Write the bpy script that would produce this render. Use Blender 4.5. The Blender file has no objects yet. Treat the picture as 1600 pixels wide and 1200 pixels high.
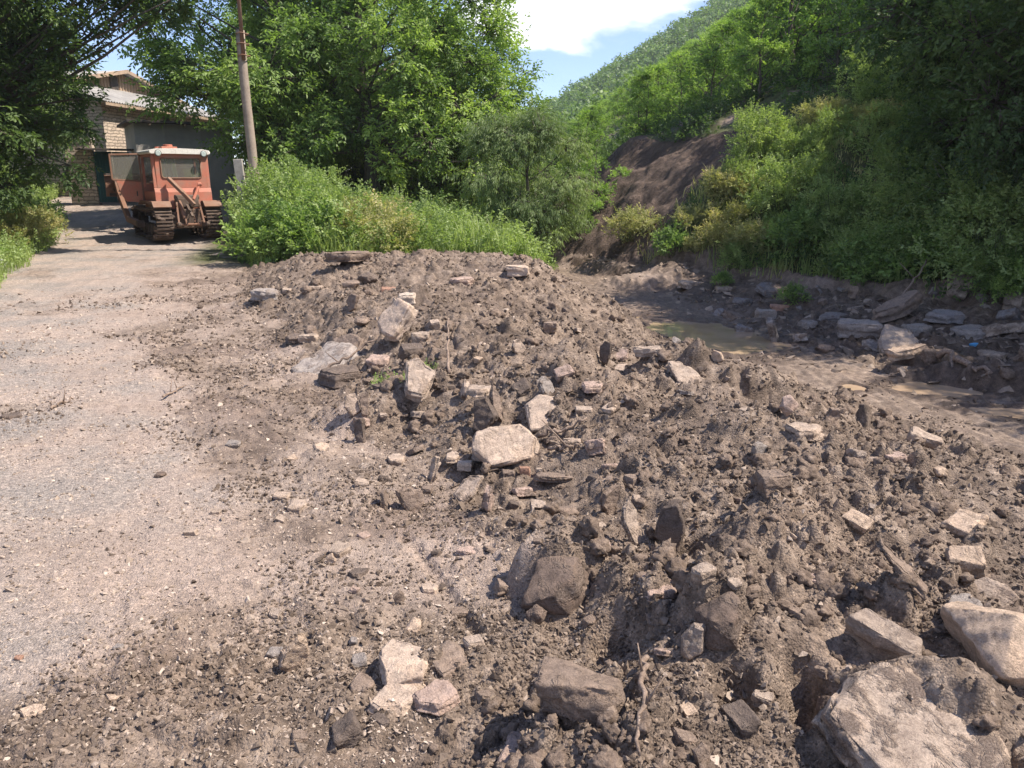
import bpy, bmesh, math, random
import numpy as np
from mathutils import Vector, Matrix, Euler

R = math.radians
SC = bpy.context.scene
COL = SC.collection

# ------------------------------------------------------------------ camera
F = 1209.0                      # focal length in pixels of the 1600 px wide photograph
PITCH = R(14.7)
EYE = np.array([0.0, 0.0, 1.65])
cam_d = bpy.data.cameras.new('camera')
cam_d.sensor_width = 36.0
cam_d.lens = 36.0 * F / 1600.0
cam_d.clip_start = 0.05
cam_d.clip_end = 3000.0
cam = bpy.data.objects.new('camera', cam_d)
COL.objects.link(cam)
cam.location = EYE
cam.rotation_euler = (R(90) - PITCH, 0, 0)
SC.camera = cam

# ------------------------------------------------------------------ sky and sun
SUN_EL, SUN_AZ = R(55), R(93)       # azimuth clockwise from +Y (the view direction)
world = bpy.data.worlds.new("World")
SC.world = world
world.use_nodes = True
wn, wl = world.node_tree.nodes, world.node_tree.links
wn.clear()
wo = wn.new('ShaderNodeOutputWorld')
bg = wn.new('ShaderNodeBackground')
sky = wn.new('ShaderNodeTexSky')
sky.sky_type = 'NISHITA'
sky.sun_disc = False
sky.sun_elevation = SUN_EL
sky.sun_rotation = SUN_AZ
sky.altitude = 900
sky.air_density = 1.0
sky.dust_density = 0.3
sky.ozone_density = 2.0
bg.inputs['Strength'].default_value = 0.115
tc = wn.new('ShaderNodeTexCoord')
mp = wn.new('ShaderNodeMapping')
mp.inputs['Scale'].default_value = (1.0, 1.0, 2.6)
wl.new(tc.outputs['Generated'], mp.inputs['Vector'])
nz = wn.new('ShaderNodeTexNoise')
nz.inputs['Scale'].default_value = 6.5
nz.inputs['Detail'].default_value = 9
nz.inputs['Roughness'].default_value = 0.55
nz.inputs['Distortion'].default_value = 0.3
wl.new(mp.outputs['Vector'], nz.inputs['Vector'])
# cloud banks: fair weather cumulus lying around given sky directions
def sky_blob(az, el, sx, sz):
    d = (math.sin(R(az)) * math.cos(R(el)), math.cos(R(az)) * math.cos(R(el)), math.sin(R(el)))
    s = wn.new('ShaderNodeVectorMath'); s.operation = 'SUBTRACT'
    wl.new(tc.outputs['Generated'], s.inputs[0]); s.inputs[1].default_value = d
    m = wn.new('ShaderNodeVectorMath'); m.operation = 'MULTIPLY'
    wl.new(s.outputs[0], m.inputs[0]); m.inputs[1].default_value = (1 / sx, 1 / sx, 1 / sz)
    l = wn.new('ShaderNodeVectorMath'); l.operation = 'LENGTH'
    wl.new(m.outputs[0], l.inputs[0])
    return l.outputs['Value']
blobs = [sky_blob(4.3, 11.3, .14, .046), sky_blob(-34, 20, .3, .07), sky_blob(60, 34, .5, .12), sky_blob(150, 30, .6, .12), sky_blob(-110, 40, .5, .14)]
cur = blobs[0]
for b in blobs[1:]:
    mn = wn.new('ShaderNodeMath'); mn.operation = 'MINIMUM'
    wl.new(cur, mn.inputs[0]); wl.new(b, mn.inputs[1]); cur = mn.outputs[0]
ma = wn.new('ShaderNodeMath'); ma.operation = 'MULTIPLY_ADD'     # noise*1.9 - blobdistance
wl.new(nz.outputs['Fac'], ma.inputs[0]); ma.inputs[1].default_value = 1.9
ng = wn.new('ShaderNodeMath'); ng.operation = 'MULTIPLY'; ng.inputs[1].default_value = -1.0
wl.new(cur, ng.inputs[0]); wl.new(ng.outputs[0], ma.inputs[2])
mr = wn.new('ShaderNodeMapRange'); mr.interpolation_type = 'SMOOTHSTEP'
mr.inputs['From Min'].default_value = -0.12; mr.inputs['From Max'].default_value = 0.28
wl.new(ma.outputs[0], mr.inputs['Value'])
cm = wn.new('ShaderNodeMixRGB')
cm.inputs['Color2'].default_value = (7.6, 7.8, 8.3, 1)
wl.new(mr.outputs['Result'], cm.inputs['Fac'])
hs = wn.new('ShaderNodeMixRGB'); hs.blend_type = 'MULTIPLY'; hs.inputs['Fac'].default_value = 1.0
hs.inputs['Color2'].default_value = (.95, .94, 1.10, 1)
wl.new(sky.outputs['Color'], hs.inputs['Color1'])
wl.new(hs.outputs['Color'], cm.inputs['Color1'])
wl.new(cm.outputs['Color'], bg.inputs['Color'])
wl.new(bg.outputs['Background'], wo.inputs['Surface'])

sun_d = bpy.data.lights.new('sun', 'SUN')
sun_d.energy = 4.9
sun_d.angle = R(0.5)
sun_d.color = (1.0, 0.91, 0.79)
sun = bpy.data.objects.new('sun', sun_d)
COL.objects.link(sun)
sdir = Vector((math.sin(SUN_AZ) * math.cos(SUN_EL), math.cos(SUN_AZ) * math.cos(SUN_EL), math.sin(SUN_EL)))
sun.rotation_euler = sdir.to_track_quat('Z', 'Y').to_euler()
sun.location = sdir * 60

SC.view_settings.view_transform = 'Standard'
SC.view_settings.look = 'None'
SC.view_settings.exposure = 0.84
SC.view_settings.gamma = 1.0
SC.view_settings.use_curve_mapping = False
try:
    SC.cycles.max_bounces = 6
    SC.cycles.diffuse_bounces = 3
    SC.cycles.transmission_bounces = 4
    SC.cycles.transparent_max_bounces = 8
    SC.cycles.use_denoising = True
    SC.cycles.use_adaptive_sampling = True
except Exception:
    pass

# ------------------------------------------------------------------ pixel rays (used to survey the place)
cp, sp = math.cos(PITCH), math.sin(PITCH)
def ray(px, py):
    u, v = (px - 800.0) / F, (600.0 - py) / F
    d = np.array([u, cp + v * sp, v * cp - sp])
    return d / np.linalg.norm(d)
def at(px, py, Y):
    """the point seen at a pixel at ground distance Y from the camera"""
    d = ray(px, py)
    return EYE + d * (Y / d[1])

# ------------------------------------------------------------------ noise
def _hash(ix, iy, seed):
    h = (ix.astype(np.int64) * 374761393 + iy.astype(np.int64) * 668265263 + seed * 974634777) & 0xFFFFFFFF
    h = ((h ^ (h >> 13)) * 1274126177) & 0xFFFFFFFF
    h = (h ^ (h >> 16)) & 0xFFFFFFFF
    h = (h * 2246822519) & 0xFFFFFFFF
    return (h ^ (h >> 15)) & 0xFFFFFFFF
def hrand(ix, iy, seed):
    return _hash(ix, iy, seed).astype(np.float64) / 4294967295.0
def pnoise(x, y, seed=0):
    xi, yi = np.floor(x).astype(np.int64), np.floor(y).astype(np.int64)
    xf, yf = x - xi, y - yi
    u = xf * xf * xf * (xf * (xf * 6 - 15) + 10)
    v = yf * yf * yf * (yf * (yf * 6 - 15) + 10)
    def g(ax, ay):
        a = hrand(xi + ax, yi + ay, seed) * 2 * np.pi
        return np.cos(a) * (xf - ax) + np.sin(a) * (yf - ay)
    a = g(0, 0) * (1 - u) + g(1, 0) * u
    b = g(0, 1) * (1 - u) + g(1, 1) * u
    return (a * (1 - v) + b * v) * 1.5
def fbm(x, y, seed=0, octs=4, gain=.5):
    r = np.zeros_like(x, dtype=float); a = 1.0; f = 1.0
    for o in range(octs):
        r += a * pnoise(x * f + 17.3 * o, y * f - 9.1 * o, seed + o); a *= gain; f *= 2.03
    return r
def lumps(x, y, cell, seed, prob=.7, rmin=.25, rmax=.62, hk=.8):
    """rounded clods, one at most per cell; returns a height in metres"""
    xs, ys = x / cell, y / cell
    xi, yi = np.floor(xs).astype(np.int64), np.floor(ys).astype(np.int64)
    h = np.zeros_like(x, dtype=float)
    for ax in (-1, 0, 1):
        for ay in (-1, 0, 1):
            cx, cy = xi + ax, yi + ay
            on = hrand(cx, cy, seed) < prob
            px = cx + hrand(cx, cy, seed + 1); py = cy + hrand(cx, cy, seed + 2)
            r = rmin + (rmax - rmin) * hrand(cx, cy, seed + 3) ** 1.5
            an = hrand(cx, cy, seed + 4) * np.pi
            st = 1.0 + .8 * hrand(cx, cy, seed + 5)
            dx, dy = xs - px, ys - py
            ca, sa = np.cos(an), np.sin(an)
            e = ((dx * ca + dy * sa) ** 2 + ((-dx * sa + dy * ca) * st) ** 2) / (r * r)
            hh = np.sqrt(np.maximum(0, 1 - e)) * r * hk * (.5 + .7 * hrand(cx, cy, seed + 6))
            h = np.maximum(h, np.where(on, hh, 0))
    return h * cell
def sstep(a, b, x):
    t = np.clip((x - a) / (b - a), 0, 1)
    return t * t * (3 - 2 * t)

# ------------------------------------------------------------------ lie of the land
YT = np.array([0, 2, 3, 4, 4.8, 6.5, 8.5, 11, 14, 17, 24, 60.])
XT = np.array([-.7, -.45, -.2, -.2, -1.0, -1.75, -2.8, -4.0, -5.1, -5.0, -4, -4])   # left toe of the debris heap
YC = np.array([0, 5, 7, 8.4, 10, 12, 16, 20, 30, 60, 120, 300.])
XC = np.array([8.0, 5.9, 5.3, 4.7, 3.9, 3.35, 2.8, 1.6, -3.2, -11, -17, -60.])      # middle of the creek bed
YB = np.array([0, 4, 8, 11.5, 14.5, 18, 20.5, 24.6, 30, 60, 120, 300.])
XB = np.array([14, 12.8, 10.6, 8.6, 6.6, 4.5, 2.8, .3, -1.9, -8, -6, -20.])           # foot of the wooded slope
YH = np.array([0, 2, 3.5, 5, 9, 12, 13.5, 16, 18, 60.])
ZH = np.array([.12, .16, .28, .34, .40, .40, .37, .10, .0, .0])                   # height of the heap
YL = np.array([0, 6, 11.6, 17.8, 25, 30, 40, 80.])
XL = np.array([-6.8, -7.2, -7.9, -10.9, -14.5, -18.0, -21, -25.])                        # left verge of the road
holes = []      # (x, y, radius, depth)
bumps = []
WATER = []      # (x, y, rx, ry, rot, level)

def zones(x, y):
    wob = .25 * pnoise(x * .9, y * .9, 50) + .08 * pnoise(x * 3.1, y * 3.1, 51)
    t = np.interp(y, YT, XT) + wob * 1.2
    c = np.interp(y, YC, XC) + wob * .5
    b = np.interp(y, YB, XB) + wob * 1.5
    hz = np.interp(y, YH, ZH)
    return t, c, b, hz, wob

def macro(x, y):
    x = np.asarray(x, float); y = np.asarray(y, float)
    t, c, b, hz, wob = zones(x, y)
    zr = .02 * pnoise(x * .5, y * .5, 60) + .085 * np.clip(y - 21, 0, 25)
    lv = np.interp(y, YL, XL) + wob * 1.4
    zr = zr + sstep(0, 2.4, lv - x) * .75 + .18 * np.clip(lv - x - 2, 0, 8)
    pl = sstep(8.8, 12, y)
    crest_r = np.maximum((t + 1.9) * (1 - pl) + (c - 3.1) * pl, t + 1.8)
    zm = zr * (1 - sstep(0, 1, x - t)) + hz * sstep(-.1, 1.5, x - t)
    zm = zm + hz * .35 * np.clip(pnoise(x * .55, y * .55, 61), -1, 1) * sstep(.2, 1.4, x - t)
    floor = -.72
    q = np.clip((x - crest_r) / np.maximum(.3, (c - .9) - crest_r), 0, 1); q = q * .6 + .4 * sstep(0, 1, q)
    z = zm * (1 - q) + floor * q
    # creek floor to the foot of the slope
    q2 = sstep(0, 1, (x - (c + .7)) / np.maximum(.4, b - (c + .7)))
    z = z + q2 * .32
    # cut bank and wooded slope
    s = np.maximum(0, x - b)
    nr = np.clip((np.hypot(x, y) - 9) / 30, 0, 1)
    bank = (.42 - .2 * sstep(12.5, 15, y)) + .2 * pnoise(y * .7, x * .2, 62)
    s2 = np.maximum(0, s - 1.3 * (1 - sstep(15, 19, y)))
    k1 = .48 + .24 * sstep(14, 18, y) * sstep(31, 26, y)
    hill = bank * sstep(0, .35, s) * sstep(23, 19, y) + k1 * np.minimum(s2, 4.5) + (.52 - .13 * sstep(17, 22, y)) * np.maximum(s2 - 4.5, 0)
    hill = np.where(hill > 40, 40 + np.minimum((hill - 40) * .3, 20), hill)
    hill = hill * (1 + .06 * pnoise(x * .13, y * .13, 63)) + .25 * fbm(x * .35, y * .35, 64, 3) * sstep(0, 3, s)
    z = z + hill
    # far side of the valley: a high wooded spur
    far = sstep(110, 235, y) * np.clip(12.5 + .56 * (x + 2), 0, 68)
    far = far * (1 + .05 * pnoise(x * .03, y * .03, 66))
    z = np.where(y > 90, np.maximum(z * (1 - sstep(90, 140, y)), far), z)
    return z

def rough(x, y):
    """how churned the ground is, 0..1"""
    t, c, b, hz, wob = zones(x, y)
    lv = np.interp(y, YL, XL)
    n = pnoise(x * .8, y * .8, 70)
    heap = sstep(-.25, .5, x - t) * sstep(20, 15, y)
    fringe = sstep(-2.3, -.8, x - t + .8 * n) * .36 * sstep(22, 15, y)
    near = sstep(2.75, 2.3, y + .35 * n - .35 * (x + 1.2)) * sstep(-2.3, -1.4, x + .3 * n) * .55
    patch = .30 * sstep(.12, .5, fbm(x * .75, y * .5, 95, 3)) * sstep(3.5, 6, y)
    m = np.maximum(np.maximum(np.maximum(heap, fringe), near), patch)
    track = sstep(1.25, .6, np.abs(x - c + .15)) 
    m = m * (1 - .8 * track)
    m = np.maximum(m, .5 * sstep(c + .6, c + 1.1, x) * sstep(b + .5, b, x))
    m = np.where(x > b, .45, m)
    m = np.maximum(m, .06)
    return m, track

def ground_z(x, y, detail=1):
    """detail 0: lie of the land, 1: with lumps big enough to carry a stone, 2: everything"""
    x = np.asarray(x, float); y = np.asarray(y, float)
    z = macro(x, y)
    m, track = rough(x, y)
    fade = sstep(60, 30, np.hypot(x, y))
    for (hx, hy, r, d) in holes:
        e = ((x - hx) ** 2 + (y - hy) ** 2) / (r * r)
        z = z - d * np.exp(-e ** 2) 
    for (hx, hy, rx, ry, a, d) in bumps:
        ca, sa = math.cos(a), math.sin(a)
        u = ((x - hx) * ca + (y - hy) * sa) / rx; v = (-(x - hx) * sa + (y - hy) * ca) / ry
        wv = .25 * pnoise(x * 6, y * 6, 90)
        z = z + d * sstep(0, 1, 1.15 - (u * u + v * v) - wv)
    if detail >= 1:
        wx = x + .05 * pnoise(x * 5, y * 5, 71); wy = y + .05 * pnoise(x * 5, y * 5, 72)
        z = z + m * fade * (.10 * pnoise(x * 1.7, y * 1.7, 73) + lumps(wx, wy, .62, 80, .4, .25, .5, .3) * sstep(.25, .5, m)
                            + 1.1 * lumps(wx, wy, .30, 90, .5, .2, .5, .5) - .02)
    for (wx0, wy0, rx, ry, a, lv) in WATER:
        ca, sa = math.cos(a), math.sin(a)
        u = ((x - wx0) * ca + (y - wy0) * sa) / rx; v = (-(x - wx0) * sa + (y - wy0) * ca) / ry
        e = np.sqrt(u * u + v * v) + .22 * pnoise(x * 2.3, y * 2.3, 91) + .08 * pnoise(x * 8, y * 8, 92)
        k = sstep(1.35, .8, e)
        z = z * (1 - k) + (lv - .05 + .10 * sstep(.75, 1.15, e)) * k
    if detail >= 2:
        wx = x + .02 * pnoise(x * 14, y * 14, 74); wy = y + .02 * pnoise(x * 14, y * 14, 75)
        wx2 = x + .008 * pnoise(x * 40, y * 40, 76); wy2 = y + .008 * pnoise(x * 40, y * 40, 77)
        keep = sstep(-.35, .25, fbm(x * 1.3, y * 1.3, 78, 2)) * .75 + .25
        a = m * fade * keep
        z = z + a * (1.25 * lumps(wx, wy, .14, 100, .6, .25, .6, .75)
                     + 1.0 * lumps(wx2, wy2, .065, 110, .75, .25, .6, .8)
                     + .9 * lumps(wx2, wy2, .032, 120, .8, .3, .6, .8))
        z = z + .018 * m * fbm(x * 9, y * 9, 79, 3) + .003 * fbm(x * 22, y * 22, 84, 2)
        # wheel ruts and scrape marks running along road and creek
        rut = pnoise((x * .95 + y * .3) * 5.5, y * .45, 85)
        z = z + .012 * rut * sstep(.5, .2, m) 
        z = z + track * .02 * pnoise(x * 9, y * 1.4, 86)
    return z

def hz(x, y, detail=1):
    return float(ground_z(np.array([x]), np.array([y]), detail)[0])

_T = np.concatenate([np.arange(1.2, 8, .01), np.arange(8, 30, .03), np.arange(30, 330, .3)])
def hit(px, py, detail=0):
    """where the sight line through a pixel meets the ground"""
    d = ray(px, py)
    P = EYE[None, :] + _T[:, None] * d[None, :]
    below = P[:, 2] < ground_z(P[:, 0], P[:, 1], detail)
    i = int(np.argmax(below)) if below.any() else len(_T) - 1
    return P[i], _T[i] * np.dot(d, (0, cp, -sp))      # point, depth along the view axis

for (px, py, r, d) in [(1290, 1075, .13, .22), (965, 975, .09, .12), (1395, 915, .09, .14), (1075, 850, .08, .12), (905, 905, .06, .06),
                       (1145, 1040, .07, .12), (1250, 1030, .07, .1), (1540, 905, .09, .14), (1005, 905, .06, .1), (1290, 655, .14, .12),
                       (940, 580, .16, .12), (745, 735, .10, .10), (1470, 720, .14, .1), (890, 790, .08, .08), (1150, 1075, .08, .1)]:
    p, dep = hit(px, py); holes.append((p[0], p[1], r, d))
for q in range(16):      # a narrow curved rut on the near shoulder
    p, dep = hit(635 + 125 * (q / 15) ** .8, 845 + 165 * q / 15); holes.append((p[0], p[1], .035, .030))
for (px, py, rx, ry, a, d) in [(870, 905, .22, .16, .3, .20), (1120, 950, .17, .13, 1.0, .17), (1130, 600, .75, .30, -.3, .22),
                               (760, 430, 1.2, .7, .2, .10), (1420, 1110, .36, .24, .0, .10), (1450, 575, .55, .3, -.35, .22), (1560, 600, .9, .35, -.5, .28),
                               (580, 650, .45, .3, .5, .14), (1230, 820, .3, .22, .4, .10), (610, 440, .9, .35, .2, .08), (1010, 445, 1.2, .8, .2, .25)]:
    p, dep = hit(px, py); bumps.append((p[0], p[1], rx, ry, a, d))
for (px, py, rx, ry, a) in [(1108, 525, .95, 1.45, .25), (1455, 610, .52, .40, -.3), (1335, 607, .14, .2, 0), (1620, 650, .7, .26, -.3)]:
    d = ray(px, py); p = EYE + d * ((-.745 - 1.65) / d[2]); WATER.append((p[0], p[1], rx, ry, a, -.745))
FINE = 1.0
# ------------------------------------------------------------------ materials
MATS = {}
def newmat(name):
    m = bpy.data.materials.new(name); m.use_nodes = True
    nt = m.node_tree; nt.nodes.clear()
    out = nt.nodes.new('ShaderNodeOutputMaterial')
    MATS[name] = m
    return m, nt, out
def N(nt, kind, **kw):
    n = nt.nodes.new(kind)
    for k, v in kw.items():
        if k in n.inputs: n.inputs[k].default_value = v
        else: setattr(n, k, v)
    return n
def ramp(nt, fac, stops):
    n = nt.nodes.new('ShaderNodeValToRGB')
    el = n.color_ramp.elements
    while len(el) < len(stops): el.new(.5)
    for e, (p, c) in zip(el, stops):
        e.position = p; e.color = (*c, 1)
    nt.links.new(fac, n.inputs['Fac'])
    return n.outputs['Color']
def noise(nt, vec, scale, detail=4, rough=.55, dist=0.0):
    n = nt.nodes.new('ShaderNodeTexNoise')
    n.inputs['Scale'].default_value = scale; n.inputs['Detail'].default_value = detail
    n.inputs['Roughness'].default_value = rough; n.inputs['Distortion'].default_value = dist
    if vec is not None: nt.links.new(vec, n.inputs['Vector'])
    return n.outputs['Fac']
def mix(nt, fac, a, b, mode='MIX'):
    n = nt.nodes.new('ShaderNodeMixRGB'); n.blend_type = mode
    for i, v in ((0, fac), (1, a), (2, b)):
        if isinstance(v, (int, float)): n.inputs[i].default_value = v
        elif isinstance(v, tuple): n.inputs[i].default_value = (*v, 1)
        else: nt.links.new(v, n.inputs[i])
    return n.outputs[0]
def math_(nt, op, a, b=None, c=None):
    n = nt.nodes.new('ShaderNodeMath'); n.operation = op
    for i, v in enumerate((a, b, c)):
        if v is None: continue
        if isinstance(v, (int, float)): n.inputs[i].default_value = v
        else: nt.links.new(v, n.inputs[i])
    return n.outputs[0]
def bump(nt, h, strength, dist=.01, normal=None):
    n = nt.nodes.new('ShaderNodeBump')
    n.inputs['Strength'].default_value = strength; n.inputs['Distance'].default_value = dist
    nt.links.new(h, n.inputs['Height'])
    if normal is not None: nt.links.new(normal, n.inputs['Normal'])
    return n.outputs['Normal']
def bsdf(nt, out, col, rough=.9, spec=.3, normal=None, metal=0):
    b = nt.nodes.new('ShaderNodeBsdfPrincipled')
    if isinstance(col, tuple): b.inputs['Base Color'].default_value = (*col, 1)
    else: nt.links.new(col, b.inputs['Base Color'])
    if isinstance(rough, (int, float)): b.inputs['Roughness'].default_value = rough
    else: nt.links.new(rough, b.inputs['Roughness'])
    b.inputs['Specular IOR Level'].default_value = spec
    b.inputs['Metallic'].default_value = metal
    if normal is not None: nt.links.new(normal, b.inputs['Normal'])
    nt.links.new(b.outputs[0], out.inputs['Surface'])
    return b
def attr(nt, name):
    n = nt.nodes.new('ShaderNodeAttribute'); n.attribute_name = name
    return n.outputs['Fac']
def objvec(nt):
    return nt.nodes.new('ShaderNodeTexCoord').outputs['Object']
def objrand(nt):
    return nt.nodes.new('ShaderNodeObjectInfo').outputs['Random']

# ground: attributes mud (churned soil), wet, tone (chance patchiness), green (mossy soil, its colour darkened for shade under trees)
m, nt, out = newmat('earth')
v = objvec(nt)
n1 = noise(nt, v, 1.1, 6, .6); n2 = noise(nt, v, 9, 8, .7); n3 = noise(nt, v, 70, 6, .7); n4 = noise(nt, v, 260, 3, .6)
dust = ramp(nt, n1, [(.30, (.275, .25, .23)), (.45, (.35, .305, .272)), (.58, (.43, .348, .295)), (.70, (.33, .29, .262))])
grit = ramp(nt, n3, [(.30, (.50, .50, .50)), (.5, (.95, .95, .95)), (.72, (1.42, 1.40, 1.36))])
road = mix(nt, .75, dust, grit, 'MULTIPLY')
grit2 = ramp(nt, n4, [(.30, (.60, .60, .60)), (.5, (1, 1, 1)), (.70, (1.40, 1.38, 1.34))])
road = mix(nt, .6, road, grit2, 'MULTIPLY')
def pebbles(scale, lo, hi):
    vo = nt.nodes.new('ShaderNodeTexVoronoi'); vo.inputs['Scale'].default_value = scale; vo.inputs['Randomness'].default_value = 1
    nt.links.new(v, vo.inputs['Vector'])
    sr = nt.nodes.new('ShaderNodeSeparateColor'); nt.links.new(vo.outputs['Color'], sr.inputs[0])
    return ramp(nt, sr.outputs[0], [(0, lo), (.55, (1, .99, .98)), (.8, (1.08, 1.05, 1.03)), (1, hi)]), vo.outputs['Distance']
pa, da = pebbles(48, (.62, .62, .64), (1.55, 1.5, 1.46)); pb_, db = pebbles(115, (.55, .55, .57), (1.5, 1.46, 1.42))
road = mix(nt, .55, road, pa, 'MULTIPLY'); road = mix(nt, .7, road, pb_, 'MULTIPLY')
edge = ramp(nt, db, [(.0, (1.12, 1.12, 1.12)), (.55, (1, 1, 1)), (.8, (.62, .60, .58))])
road = mix(nt, .6, road, edge, 'MULTIPLY')
road = mix(nt, math_(nt, 'MULTIPLY', attr(nt, 'dust'), .8), road, mix(nt, .6, ramp(nt, n2, [(.3, (.27, .205, .165)), (.5, (.37, .285, .235)), (.7, (.46, .365, .305))]), pb_, 'MULTIPLY'))
mudc = ramp(nt, n2, [(.28, (.082, .060, .046)), (.43, (.164, .124, .096)), (.57, (.282, .219, .173)), (.72, (.44, .355, .285))])
mudc = mix(nt, .55, mudc, grit, 'MULTIPLY'); mudc = mix(nt, .55, mudc, pb_, 'MULTIPLY')
mudc = mix(nt, .35, mudc, ramp(nt, n1, [(.35, (.72, .70, .70)), (.55, (1.05, 1.02, 1.0)), (.7, (1.3, 1.2, 1.12))]), 'MULTIPLY')
c = mix(nt, attr(nt, 'mud'), road, mudc)
wet = attr(nt, 'wet')
c = mix(nt, wet, c, mix(nt, 1.0, c, (.50, .46, .44), 'MULTIPLY'))
c = mix(nt, attr(nt, 'green'), c, ramp(nt, n2, [(.35, (.05, .045, .025)), (.5, (.075, .085, .03)), (.65, (.11, .12, .045))]))  # ground cover colour, darkened for the shadow beneath the trees
h = math_(nt, 'ADD', math_(nt, 'ADD', math_(nt, 'MULTIPLY', n3, .8), math_(nt, 'MULTIPLY', n4, .35)), math_(nt, 'MULTIPLY', db, -.55))
nr = bump(nt, h, .9, .014)
rg = math_(nt, 'SUBTRACT', .95, math_(nt, 'MULTIPLY', wet, .45))
bsdf(nt, out, c, rg, .3, nr)

m, nt, out = newmat('scar_earth')
v = objvec(nt)
mp_ = N(nt, 'ShaderNodeMapping'); mp_.inputs['Scale'].default_value = (.5, 2.2, .5); mp_.inputs['Rotation'].default_value = (0, 0, .2)
nt.links.new(v, mp_.inputs['Vector'])
n1 = noise(nt, mp_.outputs[0], 2.2, 8, .7); n2 = noise(nt, v, 14, 6, .7)
c = ramp(nt, n1, [(.3, (.065, .048, .040)), (.5, (.115, .085, .069)), (.7, (.19, .142, .115))])
c = mix(nt, .5, c, ramp(nt, n2, [(.35, (.6, .6, .6)), (.6, (1.25, 1.2, 1.15))]), 'MULTIPLY')
bsdf(nt, out, c, .95, .2, bump(nt, n2, .8, .08, bump(nt, n1, .8, .15)))

m, nt, out = newmat('muddy_water')
v = objvec(nt)
n1 = noise(nt, v, 2.5, 4, .5)
c = ramp(nt, n1, [(.35, (.36, .255, .165)), (.6, (.43, .31, .21))])
bsdf(nt, out, c, .04, .5, bump(nt, noise(nt, v, 14, 2, .4), .04, .01))

def setprops(o, label=None, cat=None, group=None, kind=None):
    if label: o['label'] = label
    if cat: o['category'] = cat
    if group: o['group'] = group
    if kind: o['kind'] = kind
    return o
def mesh_from(name, V, Fc, mat, parent=None, attrs=None, smooth=True, loc=None):
    """V (n,3) array, Fc list of index arrays (k,3)/(k,4)"""
    me = bpy.data.meshes.new(name)
    V = np.asarray(V, np.float32)
    Fs = [np.asarray(f, np.int32) for f in (Fc if isinstance(Fc, list) else [Fc]) if len(f)]
    me.vertices.add(len(V)); me.vertices.foreach_set('co', V.ravel())
    tot = sum(f.size for f in Fs); nf = sum(len(f) for f in Fs)
    me.loops.add(tot); me.polygons.add(nf)
    me.loops.foreach_set('vertex_index', np.concatenate([f.ravel() for f in Fs]))
    ls = []; s = 0
    for f in Fs:
        ls.append(s + np.arange(len(f)) * f.shape[1]); s += f.size
    me.polygons.foreach_set('loop_start', np.concatenate(ls).astype(np.int32))
    me.polygons.foreach_set('use_smooth', np.full(nf, smooth))
    for k, a in (attrs or {}).items():
        at_ = me.attributes.new(k, 'FLOAT', 'POINT'); at_.data.foreach_set('value', np.asarray(a, np.float32))
    me.update(calc_edges=True)
    if mat: me.materials.append(MATS[mat] if isinstance(mat, str) else mat)
    o = bpy.data.objects.new(name, me); COL.objects.link(o)
    if parent: o.parent = parent
    if loc is not None: o.location = loc
    return o

# ------------------------------------------------------------------ the ground as sheets
def polar_sheet(A, D, detail, dz=0.0):
    AA, DD = np.meshgrid(A, D)
    x, y = DD * np.sin(AA), DD * np.cos(AA)
    z = ground_z(x.ravel(), y.ravel(), detail).reshape(x.shape) + dz
    n, k = len(D), len(A)
    i = np.arange(n * k).reshape(n, k)
    f = np.stack([i[:-1, :-1], i[:-1, 1:], i[1:, 1:], i[1:, :-1]], -1).reshape(-1, 4)
    V = np.stack([x, y, z], -1).reshape(-1, 3)
    return V, f[:, ::-1]
def ground_attrs(V):
    x, y = V[:, 0], V[:, 1]
    m, track = rough(x, y)
    t, c, b, hz_, wob = zones(x, y)
    n = fbm(x * 1.1, y * 1.1, 130, 4)
    mud = sstep(.12, .6, m + .2 * n)
    mud = np.maximum(mud, track * .8 * sstep(5, 8, y + x))
    low = sstep(-.35, -.68, V[:, 2]) * (x < b + 1)
    wet = np.clip(low * (.45 + .5 * n) + .55 * sstep(.1, .5, fbm(x * .8, y * .8, 133, 3)) * (m > .3) + .5 * sstep(c + .8, c + 1.6, x), 0, 1)
    wet = wet * (1 - .7 * track * (y < 11))
    lv = np.interp(y, YL, XL) + wob * 1.4
    green = np.maximum(sstep(.3, 1.2, x - b), sstep(0, .6, lv - x)) 
    green = np.maximum(green, sstep(15.5, 17, y + .5 * n) * sstep(-7.2, -6.2, x + .22 * (y - 15)) * (x < c - 1.8))
    green = green * sstep(-.5, 0, n + .4)
    for (wx0, wy0, rx, ry, a, lv_) in WATER:
        ca, sa = math.cos(a), math.sin(a)
        u = ((x - wx0) * ca + (y - wy0) * sa) / rx; v = (-(x - wx0) * sa + (y - wy0) * ca) / ry
        wet = np.maximum(wet, 1.0 * sstep(1.75, 1.15, np.sqrt(u * u + v * v) + .2 * n))
    dust = sstep(-2.6, -.6, x - t + .9 * n)
    return dict(mud=mud, wet=wet, green=green, dust=dust)
fine_D = [1.15]
while fine_D[-1] < 42: fine_D.append(fine_D[-1] + FINE * (.0034 + .0030 * fine_D[-1]))
fine_A = np.radians(np.linspace(-47, 50, int(1080 / FINE)))
V, f = polar_sheet(fine_A, np.array(fine_D), 2)
cx = V[f].mean(1)
t_, c_, b_, h_, w_ = zones(cx[:, 0], cx[:, 1])
mm, tr = rough(cx[:, 0], cx[:, 1])
lv_ = np.interp(cx[:, 1], YL, XL)
n_ = pnoise(cx[:, 0] * .8, cx[:, 1] * .8, 70)
is_hill = cx[:, 0] > b_ + .05
xr = np.interp(cx[:, 1], [0, 14, 17, 21, 25, 32, 45], [9, 9, -4.6, -7.0, -9.2, -11, -12])
is_road = (~is_hill) & (cx[:, 0] < t_ - .1) & (cx[:, 0] > lv_) & (cx[:, 0] < xr)
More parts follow.
